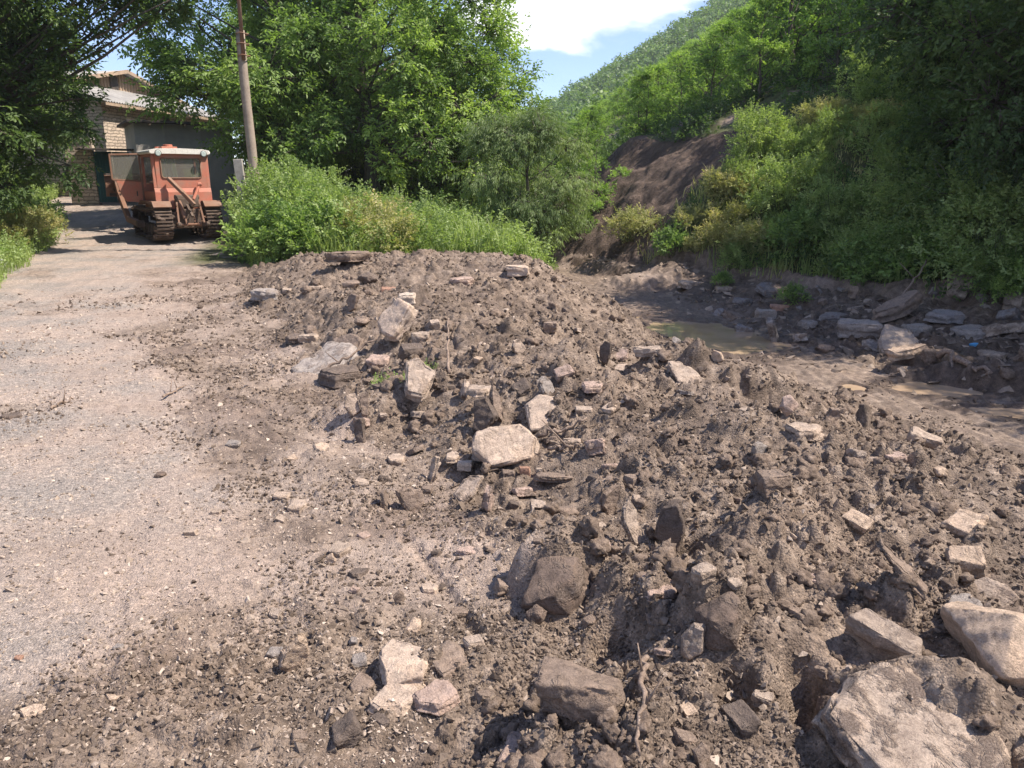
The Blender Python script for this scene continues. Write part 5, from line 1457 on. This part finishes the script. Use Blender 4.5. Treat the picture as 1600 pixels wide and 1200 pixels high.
def root(name, lab, cat, loc, rz=0, group=None):
    r = bpy.data.objects.new(name, None); COL.objects.link(r); r.location = loc; r.rotation_euler = (0, 0, R(rz)); r.empty_display_size = .3
    if lab: LABELS.add(lab)
    return setprops(r, lab, cat, group)
def corrug(b, p0, du, dv, nu, amp=.03, pitch=.177):
    """corrugated sheet: p0 corner, du along the waves' cross direction, dv along the slope"""
    p0, du, dv = np.array(p0, float), np.array(du, float), np.array(dv, float)
    Lu = np.linalg.norm(du); k = max(4, int(Lu / pitch * 6)); nrm_ = np.cross(du, dv); nrm_ /= np.linalg.norm(nrm_)
    t = np.linspace(0, 1, k)
    rows = []
    for off in (0, -.012):
        for q in (0, 1.0):
            rows.append(p0 + t[:, None] * du + q * dv + nrm_ * (amp * np.sin(t * Lu / pitch * 2 * np.pi)[:, None] + off))
    V = np.concatenate(rows); i = np.arange(k - 1)
    Q = np.concatenate([np.stack([i, i + 1, k + i + 1, k + i], -1), np.stack([2 * k + i, 3 * k + i, 3 * k + i + 1, 2 * k + i + 1], -1),
                        np.stack([i, 2 * k + i, 2 * k + i + 1, i + 1], -1), np.stack([k + i, k + i + 1, 3 * k + i + 1, 3 * k + i], -1)])
    b.add(V, Q)

# ------------------------------------------------------------------ stone house and outbuilding at the end of the road
A = at(157, 158, 33.0); B = at(302, 181, 40.0)
ang = math.degrees(math.atan2(B[1] - A[1], B[0] - A[0])); LU = float(np.hypot(B[0] - A[0], B[1] - A[1])) + 2.5
EV = float(A[2]); DP = 8.5
H = root('stone_house', 'two storey stone farm house with a grey corrugated roof behind the gate', 'house', (A[0], A[1], 0), ang)
MB().box((LU / 2, .25, EV / 2), (LU, .5, EV)).box((.25, DP / 2 + .25, EV / 2), (.5, DP - .5, EV)).box((LU - .25, DP / 2 + .25, EV / 2), (.5, DP - .5, EV)).build('wall', 'stone_wall', H)
b = MB(); corrug(b, (-.35, -.45, EV - .02), (LU + .7, 0, 0), (0, 2.75, .98), 0); corrug(b, (-.35, -.45, EV - .02), (0, 0, 0.001), (0, .01, 0), 0) if False else None
b.build('skirt_roof', 'corrugated', H)
MB().box((LU / 2, -.40, EV - .10), (LU + .6, .05, .14)).box((LU / 2, -.12, EV - .06), (LU + .5, .5, .05)).build('eaves_board', 'board_wood', H)
GU = LU * .50; AP = EV + 1.75; GB = EV + .80
g = MB().prism([(.1, GB), (LU - .1, GB), (GU, AP - .08)], 'y', 2.15, 2.30)
for k in range(int(LU / .22)):
    u = .25 + k * .22; top = GB + (AP - GB) * (u / GU if u < GU else (LU - u) / (LU - GU)) - .12
    if top > GB + .05: g.box((u, 2.13, (GB + top) / 2), (.035, .045, top - GB))
g.build('gable', 'board_wood', H)
MB().box((GU - .55, 2.11, GB + .38), (.55, .05, .62)).build('gable_shade_panel', 'dark_steel', H)  # solid dark panel painted as the shade inside an opening
b = MB(); corrug(b, (GU, 1.75, AP + .02), (0, DP - 1.3, 0), ((LU + .3 - GU), 0, -(AP - GB) * (LU + .3 - GU) / (LU - GU)), 0)
corrug(b, (-.3, 1.75, GB - .3 * (AP - GB) / GU + .02), (0, DP - 1.3, 0), (GU + .3, 0, (AP - GB) * (GU + .3) / GU), 0)
b.build('roof', 'corrugated', H)
MB().bar((-.35, 1.74, GB - .1), (GU, 1.74, AP), .05, .16).bar((GU, 1.74, AP), (LU + .3, 1.74, GB - .08), .05, .16).build('bargeboard', 'board_wood', H)
MB().box((LU * .48, -.10, EV - .55), (.16, .14, 1.0)).build('drain_pipe', 'dark_steel', H)
w = MB().box((LU * .75, -.04, 2.9), (1.1, .08, 1.2)).build('window', 'board_wood', H); MB().box((LU * .75, -.09, 2.9), (.9, .02, 1.0)).build('pane', 'dark_steel', w)

C1 = at(208, 192, 29.8); C2 = at(362, 198, 31.6)
ang = math.degrees(math.atan2(C2[1] - C1[1], C2[0] - C1[0])); LO = float(np.hypot(C2[0] - C1[0], C2[1] - C1[1]))
OH = float(C1[2])
O = root('outbuilding', 'low grey plastered outbuilding with a flat roof behind the tractor', 'outbuilding', (C1[0], C1[1], 0), ang)
MB().box((LO / 2, 1.6, OH / 2), (LO, 3.2, OH)).build('wall', 'plaster', O)
MB().box((LO / 2, 1.55, OH + .05), (LO + .5, 3.7, .09)).build('roof', 'dark_steel', O, bevel=.01)
MB().box((LO * .30, -.02, OH * .5), (.05, .04, OH)).box((LO * .66, -.02, OH * .5), (.05, .04, OH)).build('pilaster', 'plaster', O)
for u in (.15, .5, .85): MB().bar((LO * u, -.28, OH - .02), (LO * u, .3, OH - .02), .07, .09).build('rafter_end', 'board_wood', O)

G1 = at(156, 318, 30.2); G2 = at(212, 318, 31.0)
ang = math.degrees(math.atan2(G2[1] - G1[1], G2[0] - G1[0])); LG = float(np.hypot(G2[0] - G1[0], G2[1] - G1[1])); gz0 = gz(G1[0], G1[1]); GH = float(at(156, 236, 30.2)[2]) - gz0
G = root('metal_gate', 'dark green double metal gate under a thin canopy', 'gate', (G1[0], G1[1], gz0), ang)
for k in range(2):
    lf = MB().box((LG * (.25 + .5 * k), 0, GH / 2 + .04), (LG / 2 - .02, .04, GH - .1)).build('leaf', 'gate_green', G)
    r_ = MB()
    for q in range(6): r_.box((LG * (.5 * k) + .08 + q * (LG / 2 - .12) / 5, -.03, GH / 2), (.03, .03, GH - .12))
    for q in (.12, .5, .9): r_.box((LG * (.25 + .5 * k), -.035, GH * q), (LG / 2 - .05, .03, .05))
    r_.build('ribs', 'gate_green', lf)
MB().box((LG / 2 + .1, -.25, GH + .06), (LG + 1.3, .9, .05)).build('canopy', 'dark_steel', G)
P1 = at(112, 312, 30.0)
ang = math.degrees(math.atan2(G1[1] - P1[1], G1[0] - P1[0])); LW = float(np.hypot(G1[0] - P1[0], G1[1] - P1[1])) - .03
Wl = root('stone_wall', 'stone yard wall left of the green gate', 'wall', (P1[0], P1[1], gz0), ang)
MB().box((LW / 2, .2, 1.02), (LW, .4, 2.7)).build('masonry', 'stone_wall', Wl); MB().box((LW / 2, .2, 2.42), (LW + .04, .5, .09)).build('coping', 'concrete', Wl)

# ------------------------------------------------------------------ utility pole
p = at(397, 290, 19.3); px_, py_ = p[0], p[1]; pz = gz(px_, py_)
PO = root('utility_pole', 'weathered wooden utility pole rising from the shrubs beside the tractor', 'pole', (px_, py_, pz))
rs = np.random.RandomState(4)
t = np.linspace(0, 1, 14); P = np.stack([.03 * np.sin(t * 5), .02 * np.cos(t * 4), -.4 + t * 5.4], -1)
MB().tube(P, .122 - .022 * t + rs.normal(0, .0018, 14), 14).build('post', 'pole_wood', PO, smooth=True)
MB().cyl((.04, -.12, 4.35), (.02, -.10, 8.2), .045, 12).build('steel_extension', 'rust_steel', PO, smooth=True)
for z in (4.45, 4.7, 4.92):
    b = MB(); b.tube([(.14 * math.cos(a) + .02, .15 * math.sin(a) - .03, z + .01 * math.sin(a * 3)) for a in np.linspace(0, 6.3, 16)], .012, 5)
    b.build('binding', 'rust_steel', PO)
ST = MB().box((-.22, -.14, .90), (.20, .16, 2.5), (2, -3, 10)).build('concrete_stub', 'concrete', PO, bevel=.01)
b = MB()
for z in (1.2, 1.75): b.tube([(.22 * math.cos(a) - .10, .19 * math.sin(a) - .06, z + .02 * math.sin(a * 2)) for a in np.linspace(0, 6.3, 18)], .009, 5)
b.build('wire_binding', 'dark_steel', PO)

# ------------------------------------------------------------------ crawler tractor with a dozer blade
p = at(281, 372, 22.4); tx, ty = p[0], p[1]; tz = gz(tx, ty)
T = root('crawler_tractor', 'muddy orange crawler tractor with a white cab roof and a raised blade', 'tractor', (tx, ty, tz - .02), 36)
T.scale = (.96, .96, .96)
rs = np.random.RandomState(77)
def lumpy(b, amp, seed, name, mat, parent, smooth=False):
    o = b.build(name, mat, parent, smooth=smooth)
    return o
for sx in (-1, 1):
    # track: loop of shoes round sprocket, rollers and idler
    X = sx * .68; hw = .215
    r0, z0 = .36, .44; y0, y1 = -1.05, 1.35
    per = []
    for a in np.linspace(-math.pi / 2, -1.5 * math.pi, 15): per.append((y0 + r0 * math.cos(a), z0 + .04 + r0 * math.sin(a) * 1.08))
    for q in np.linspace(.08, .92, 16): per.append((y0 + (y1 - y0) * q, z0 + .04 + r0 * 1.08 - .06 * math.sin(q * math.pi)))
    for a in np.linspace(math.pi / 2, -math.pi / 2, 15): per.append((y1 + r0 * math.cos(a), z0 + .02 + r0 * math.sin(a) * 1.05))
    for q in np.linspace(.92, .08, 16): per.append((y0 + (y1 - y0) * q, .055))
    b = MB()
    for i in range(len(per)):
        (ya, za), (yb, zb) = per[i], per[(i + 1) % len(per)]
        cy_, cz_ = (ya + yb) / 2, (za + zb) / 2; L_ = math.hypot(yb - ya, zb - za); a_ = math.degrees(math.atan2(zb - za, yb - ya))
        b.box((X, cy_, cz_), (hw * 2, L_ * .96, .045), (a_, 0, 0))
        ny, nz_ = -math.sin(R(a_)), math.cos(R(a_))
        # grouser on the outer side
        oy, oz = cy_ - (y0 + y1) / 2, cz_ - z0
        sg = 1 if (ny * oy * .3 + nz_ * oz) > 0 or (abs(oz) < .2 and ny * oy > 0) else -1
        b.box((X + rs.normal(0, .004), cy_ + sg * ny * .045, cz_ + sg * nz_ * .045), (hw * 2.02, .04, .06), (a_, 0, 0))
    tk = b.build('track', 'mud_steel', T)
    b = MB()
    for q in range(240):
        i = rs.randint(len(per)); ya, za = per[i]
        V_, F_ = hull_proto(rs, 9, .8); s_ = rs.uniform(.06, .19)
        b.add(V_ * s_ * np.array([1.5, 1, 1]) + np.array([X + rs.uniform(-hw, hw), ya + rs.normal(0, .02), max(.02, za + rs.normal(0, .02))]), None, F_)
    b.build('caked_mud', 'mud_steel', tk)['kind'] = 'stuff'
    sp_ = MB().cyl((X - .08, y0, z0), (X + .08, y0, z0), .27, 18)
    for q in range(13):
        a = q * 2 * math.pi / 13; sp_.box((X, y0 + .30 * math.cos(a), z0 + .30 * math.sin(a)), (.06, .08, .06), (math.degrees(a), 0, 0))
    sp_.build('drive_sprocket', 'mud_steel', tk)
    MB().cyl((X - .09, y1, z0), (X + .09, y1, z0), .29, 18).cyl((X - .12, y1, z0), (X + .12, y1, z0), .09, 12).build('idler_wheel', 'mud_steel', tk)
    b = MB()
    for q in range(4): b.cyl((X - .10, y0 + .52 + q * .46, .26), (X + .10, y0 + .52 + q * .46, .26), .175, 14)
    for q in range(2): b.cyl((X - .07, y0 + .75 + q * .9, .70), (X + .07, y0 + .75 + q * .9, .70), .08, 10)
    b.build('road_wheels', 'mud_steel', tk)
    MB().prism([(-1.40, .93), (-1.22, 1.08), (.35, 1.08), (.55, .98), (.55, .95), (.34, 1.05), (-1.20, 1.05), (-1.38, .90)], 'x', X - .24, X + .24).build('fender', 'rust_steel', T)
# chassis and drive housing
MB().box((0, .2, .62), (.85, 2.9, .34)).box((0, -1.05, .60), (.62, .55, .52)).cyl((-.5, -1.05, .46), (.5, -1.05, .46), .14, 14).build('chassis', 'mud_steel', T, bevel=.02)
# hood
b = MB().prism([(-.36, .85), (-.38, 1.45), (-.30, 1.60), (-.12, 1.66), (.20, 1.66), (.36, 1.60), (.42, 1.45), (.40, .85)], 'y', .42, 1.78)
hd = b.build('hood', 'orange_paint', T, bevel=.02)
b = MB()
for q in range(9): b.box((-.388, .72 + q * .10, 1.22), (.015, .05, .34))
b.build('louvres', 'dark_steel', hd)
MB().box((.02, 1.80, 1.22), (.62, .05, .66)).build('grille', 'dark_steel', hd)
MB().cyl((.30, 1.05, 1.6), (.30, 1.05, 2.52), .045, 12).cyl((.30, 1.05, 1.95), (.30, 1.05, 2.35), .075, 14).build('exhaust_pipe', 'rust_steel', T)
MB().cyl((-.12, .78, 1.6), (-.12, .78, 2.42), .05, 12).cyl((-.12, .78, 2.40), (-.12, .78, 2.56), .12, 16, .11).cyl((-.12, .78, 2.56), (-.12, .78, 2.60), .15, 16, .12).build('air_intake', 'orange_paint', T, smooth=False)
# cab
c0, c1, yr, yf, zb, zs, zt = -.76, .76, -.98, .40, .86, 1.44, 2.36
b = MB()
b.prism([(yr - .02, zb), (yr - .06, zb + .15), (yr - .05, 1.32), (yr, zs), (yr + .05, zs), (yr + .05, zb)], 'x', c0, c1)      # bulging rear lower panel
b.box((c0 + .02, (yr + yf) / 2, (zb + 1.12) / 2 + .10), (.04, yf - yr - .10, .50)).box((c1 - .02, (yr + yf) / 2, (zb + 1.5) / 2), (.04, yf - yr - .1, 1.5 - zb))
b.box((0, yf, (zb + 1.55) / 2), (c1 - c0, .04, 1.55 - zb)).box((0, (yr + yf) / 2, zb + .02), (1.44, 1.28, .04))
lowp = b.build('lower_panel', 'orange_paint', T, bevel=.01)
b = MB()
for x_ in (c0 + .045, c1 - .045):
    b.bar((x_, yr + .04, zs), (x_, yr + .07, zt), .09, .08)
    b.bar((x_, yf - .03, zb + .6), (x_, yf - .03, zt), .07, .07)
for x_ in (c0 + .035, c1 - .035): b.bar((x_, yr, zt - .03), (x_, yf, zt - .03), .07, .09)
b.box((0, yf - .03, zt - .03), (c1 - c0 - .14, .06, .09))
b.build('cab_frame', 'orange_paint', T, bevel=.01)
# rear panel with rounded window opening
w0, w1, h0, h1 = -.53, .53, 1.70, 2.24
b = MB()
b.box((0, yr + .012, (zs + h0) / 2), (1.34, .035, h0 - zs)); b.box((0, yr + .012, (h1 + zt) / 2), (1.34, .035, zt - h1))
b.box(((w0 - .67) / 2, yr + .012, (h0 + h1) / 2), (.67 + w0, .035, h1 - h0)); b.box(((w1 + .67) / 2, yr + .012, (h0 + h1) / 2), (.67 - w1, .035, h1 - h0))
b.build('rear_panel', 'orange_paint', T)
b = MB(); rr_ = .08; lp = []
for (cx2, cz2, a0) in ((w1 - rr_, h1 - rr_, 0), (w0 + rr_, h1 - rr_, 90), (w0 + rr_, h0 + rr_, 180), (w1 - rr_, h0 + rr_, 270)):
    for a in range(0, 91, 15): lp.append((cx2 + rr_ * math.cos(R(a0 + a)), yr - .012, cz2 + rr_ * math.sin(R(a0 + a))))
lp.append(lp[0]); b.tube(lp, .020, 6)
wf = b.build('rear_window', 'rust_steel', T, smooth=True)
MB().box((0, yr + .02, (h0 + h1) / 2), (w1 - w0 - .01, .008, h1 - h0 - .01)).build('pane', 'glass', wf)
sw = MB().box((c1 - .02, (yr + yf) / 2, 1.90), (.008, yf - yr - .2, .78)).build('side_window', 'glass', T)
MB().box((0, yf - .02, 1.93), (1.36, .008, .76)).build('windscreen', 'glass', T)
# roof: rounded tray
ro = []
for (u, z) in [(-.80, 2.35), (-.82, 2.40), (-.78, 2.455), (-.6, 2.485), (0, 2.50), (.6, 2.485), (.78, 2.455), (.82, 2.40), (.80, 2.35)]: ro.append((u, z))
MB().prism(ro, 'y', yr - .10, yf + .12).build('roof', 'roof_paint', T, bevel=.025)
MB().box((-.10, -.15, 2.53), (.42, .40, .08)).cyl((-.10, -.15, 2.55), (-.10, -.15, 2.63), .13, 16).build('roof_vent', 'orange_paint', T, bevel=.01)
for x_ in (-.60, .60):
    h_ = MB().cyl((x_, yr - .10, 2.36), (x_, yr - .17, 2.36), .06, 16, .085).cyl((x_, yr - .17, 2.36), (x_, yr - .19, 2.36), .09, 16).bar((x_, yr - .08, 2.30), (x_, yr - .08, 2.42), .03, .03).build('headlight', 'dark_steel', T)
    MB().cyl((x_, yr - .188, 2.36), (x_, yr - .203, 2.36), .078, 16, .06).build('lens', 'lamp_glass', h_)
# inside
MB().box((.22, -.35, 1.68), (.46, .12, .72), (8, 0, 0)).box((.22, -.10, 1.30), (.48, .48, .14)).build('seat', 'seat_cloth', T, bevel=.04)
cv = []
k = 40
for i in range(k):
    u = i / (k - 1); cv.append((-.52 + .40 * u, yr + .10 + .035 * math.sin(u * 26), 0))
cv = np.array(cv); top_ = cv + [0, 0, 2.22]; bot_ = cv * [1.0, 1, 1] + [0, 0, 1.68]
q_ = np.arange(k - 1)
mesh_from('curtain', np.vstack([top_, bot_ + [[.05, 0, 0]], top_ + [0, .006, 0], bot_ + [.05, .006, 0]]), [np.concatenate([np.stack([q_, q_ + 1, k + q_ + 1, k + q_], -1), np.stack([2 * k + q_, 3 * k + q_, 3 * k + q_ + 1, 2 * k + q_ + 1], -1)])], 'curtain_cloth', T)
MB().tube([(.0 + .17 * math.cos(a) + .2, .18 + .05 * math.sin(a), 1.62 + .16 * math.sin(a)) for a in np.linspace(0, 6.3, 20)], .014, 6).bar((.2, .2, 1.6), (.2, .36, 1.3), .04, .04).build('steering_wheel', 'dark_steel', T)
# open door on the left, swung out from its front edge
D = MB()
dx0, dx1 = c0 - .80, c0 - .03; dy = yf - .02
D.bar((dx0, dy, 1.66), (dx0, dy, 2.33), .05, .05).bar((dx1, dy, 1.05), (dx1, dy, 2.37), .05, .05).bar((dx0 - .02, dy, 2.34), (dx1, dy, 2.37), .05, .05).bar((dx0, dy, 1.66), (dx1, dy, 1.62), .05, .05)
dr = D.build('door', 'rust_steel', T, bevel=.008)
MB().prism([(dx0 + .30, 1.05), (dx1 - .02, 1.02), (dx1 - .02, 1.60), (dx0 + .10, 1.63), (dx0 + .18, 1.3)], 'y', dy - .03, dy + .03).build('door_panel', 'orange_paint', dr)
MB().prism([(dx0 + .03, 1.68), (dx1 - .03, 1.65), (dx1 - .03, 2.34), (dx0 + .03, 2.32)], 'y', dy - .004, dy + .004).build('pane', 'glass', dr)
MB().bar((dx1 - .16, dy - .03, 1.2), (dx1 - .16, dy - .03, 1.34), .03, .04).build('handle', 'dark_steel', dr)
# rear linkage
MB().bar((-.40, -1.10, 1.70), (-.12, -1.42, 1.30), .13, .09).bar((-.12, -1.42, 1.30), (.10, -1.62, .98), .11, .10).build('lift_arm', 'rust_steel', T, bevel=.015)
MB().bar((.42, -1.08, 1.50), (.16, -1.34, 1.12), .06, .06).cyl((.38, -1.08, 1.52), (.48, -1.10, 1.54), .06, 10).build('lift_arm', 'orange_paint', T, bevel=.01)
MB().cyl((-.30, -1.15, 1.18), (.36, -1.15, 1.18), .07, 14).box((.02, -1.16, 1.04), (.62, .16, .26)).build('hydraulic_block', 'mud_steel', T, bevel=.02)
MB().cyl((-.20, -1.20, 1.08), (-.14, -1.45, .62), .055, 12).cyl((-.14, -1.45, .62), (-.12, -1.55, .42), .03, 10).build('hydraulic_cylinder', 'rust_steel', T)
for s_ in (-1, 1):
    MB().bar((s_ * .26, -1.15, .42), (s_ * .38, -1.78, .46), .05, .10).cyl((s_ * .38 - .04, -1.78, .46), (s_ * .38 + .04, -1.78, .46), .065, 12).build('lower_link', 'mud_steel', T)
    MB().bar((s_ * .30, -1.35, 1.05), (s_ * .34, -1.55, .48), .045, .045).build('lift_rod', 'rust_steel', T)
MB().cyl((-.36, -1.40, .44), (.30, -1.40, .44), .035, 12).cyl((-.36, -1.40, .44), (-.26, -1.40, .44), .06, 12).cyl((.20, -1.40, .44), (.30, -1.40, .44), .06, 12).build('drawbar', 'rust_steel', T)
MB().bar((0, -1.2, .98), (.02, -1.66, .66), .06, .06).build('top_link', 'mud_steel', T)
for s_ in (.10, .28, -.34):
    b = MB()
    pts = [(s_ + .04 * math.sin(q), -1.42 - .03 * math.cos(q * 2), 1.0 - q * .055) for q in range(10)]
    for i in range(9):
        a_, b_ = np.array(pts[i]), np.array(pts[i + 1]); m_ = (a_ + b_) / 2; w_ = .018 if i % 2 else .0
        b.tube([a_, m_ + [.02 - w_, w_, 0], b_, m_ - [.02 - w_, w_, 0], a_], .007, 4)
    b.build('chain', 'rust_steel', T)
# dozer frame and raised blade
for s_ in (-1, 1):
    MB().bar((s_ * 1.02, .05, .42), (s_ * 1.04, 1.55, .50), .13, .17).bar((s_ * 1.04, 1.50, .46), (s_ * 1.12, 2.15, 1.25), .13, .17).bar((s_ * 1.12, 2.12, 1.2), (s_ * 1.14, 2.36, 1.72), .12, .15).build('push_arm', 'board_wood' if False else 'rust_steel', T, bevel=.015)
    MB().cyl((s_ * .92, .05, .42), (s_ * 1.12, .05, .42), .10, 12).build('arm_pivot', 'mud_steel', T)
    MB().cyl((s_ * .50, 1.7, 1.30), (s_ * .52, 2.25, 1.18), .05, 12).build('blade_cylinder', 'dark_steel', T)
pr_ = []
for q in np.linspace(-1, 1, 9): pr_.append((2.42 + .12 * (q * q) , 1.50 + q * .34))
for q in np.linspace(1, -1, 9): pr_.append((2.46 + .12 * (q * q), 1.50 + q * .34))
bl = MB().prism(pr_, 'x', -1.42, 1.42).build('blade', 'rust_steel', T)
MB().box((0, 2.40, 1.82), (2.8, .14, .06)).box((0, 2.38, 1.22), (2.7, .08, .08)).box((-.9, 2.38, 1.5), (.08, .08, .56)).box((.9, 2.38, 1.5), (.08, .08, .56)).box((0, 2.38, 1.5), (.08, .08, .56)).build('blade_rib', 'dark_steel', bl)
for x_, z_ in ((-1.0, 1.80), (-.7, 1.75), (-1.2, 1.35)):
    V_, F_ = hull_proto(rs, 9, .8); MB().add(V_ * .16 + np.array([x_, 2.36, z_]), None, F_).build('caked_mud', 'mud_steel', bl)

# ------------------------------------------------------------------ small finds
p, dep = hit(1521, 541, 1)
V, F_ = hull_proto(np.random.RandomState(3), 22, .5)
o = MB().add(V * .16, None, F_).build('plastic_bag', 'blue_plastic'); o.location = (p[0], p[1], p[2] + .02)
setprops(o, 'small crumpled blue plastic bag among the creek slabs', 'bag')

# ------------------------------------------------------------------ summer haze in the valley
m, nt, out = newmat('haze')
pv = nt.nodes.new('ShaderNodeVolumePrincipled')
pv.inputs['Color'].default_value = (.86, .92, 1.0, 1); pv.inputs['Density'].default_value = .0004; pv.inputs['Anisotropy'].default_value = .2
nt.links.new(pv.outputs[0], out.inputs['Volume'])
hb = MB().box((0, 0, 38), (960, 960, 88)).build('haze', 'haze')
setprops(hb, 'thin bluish summer haze filling the valley', 'haze', kind='stuff')
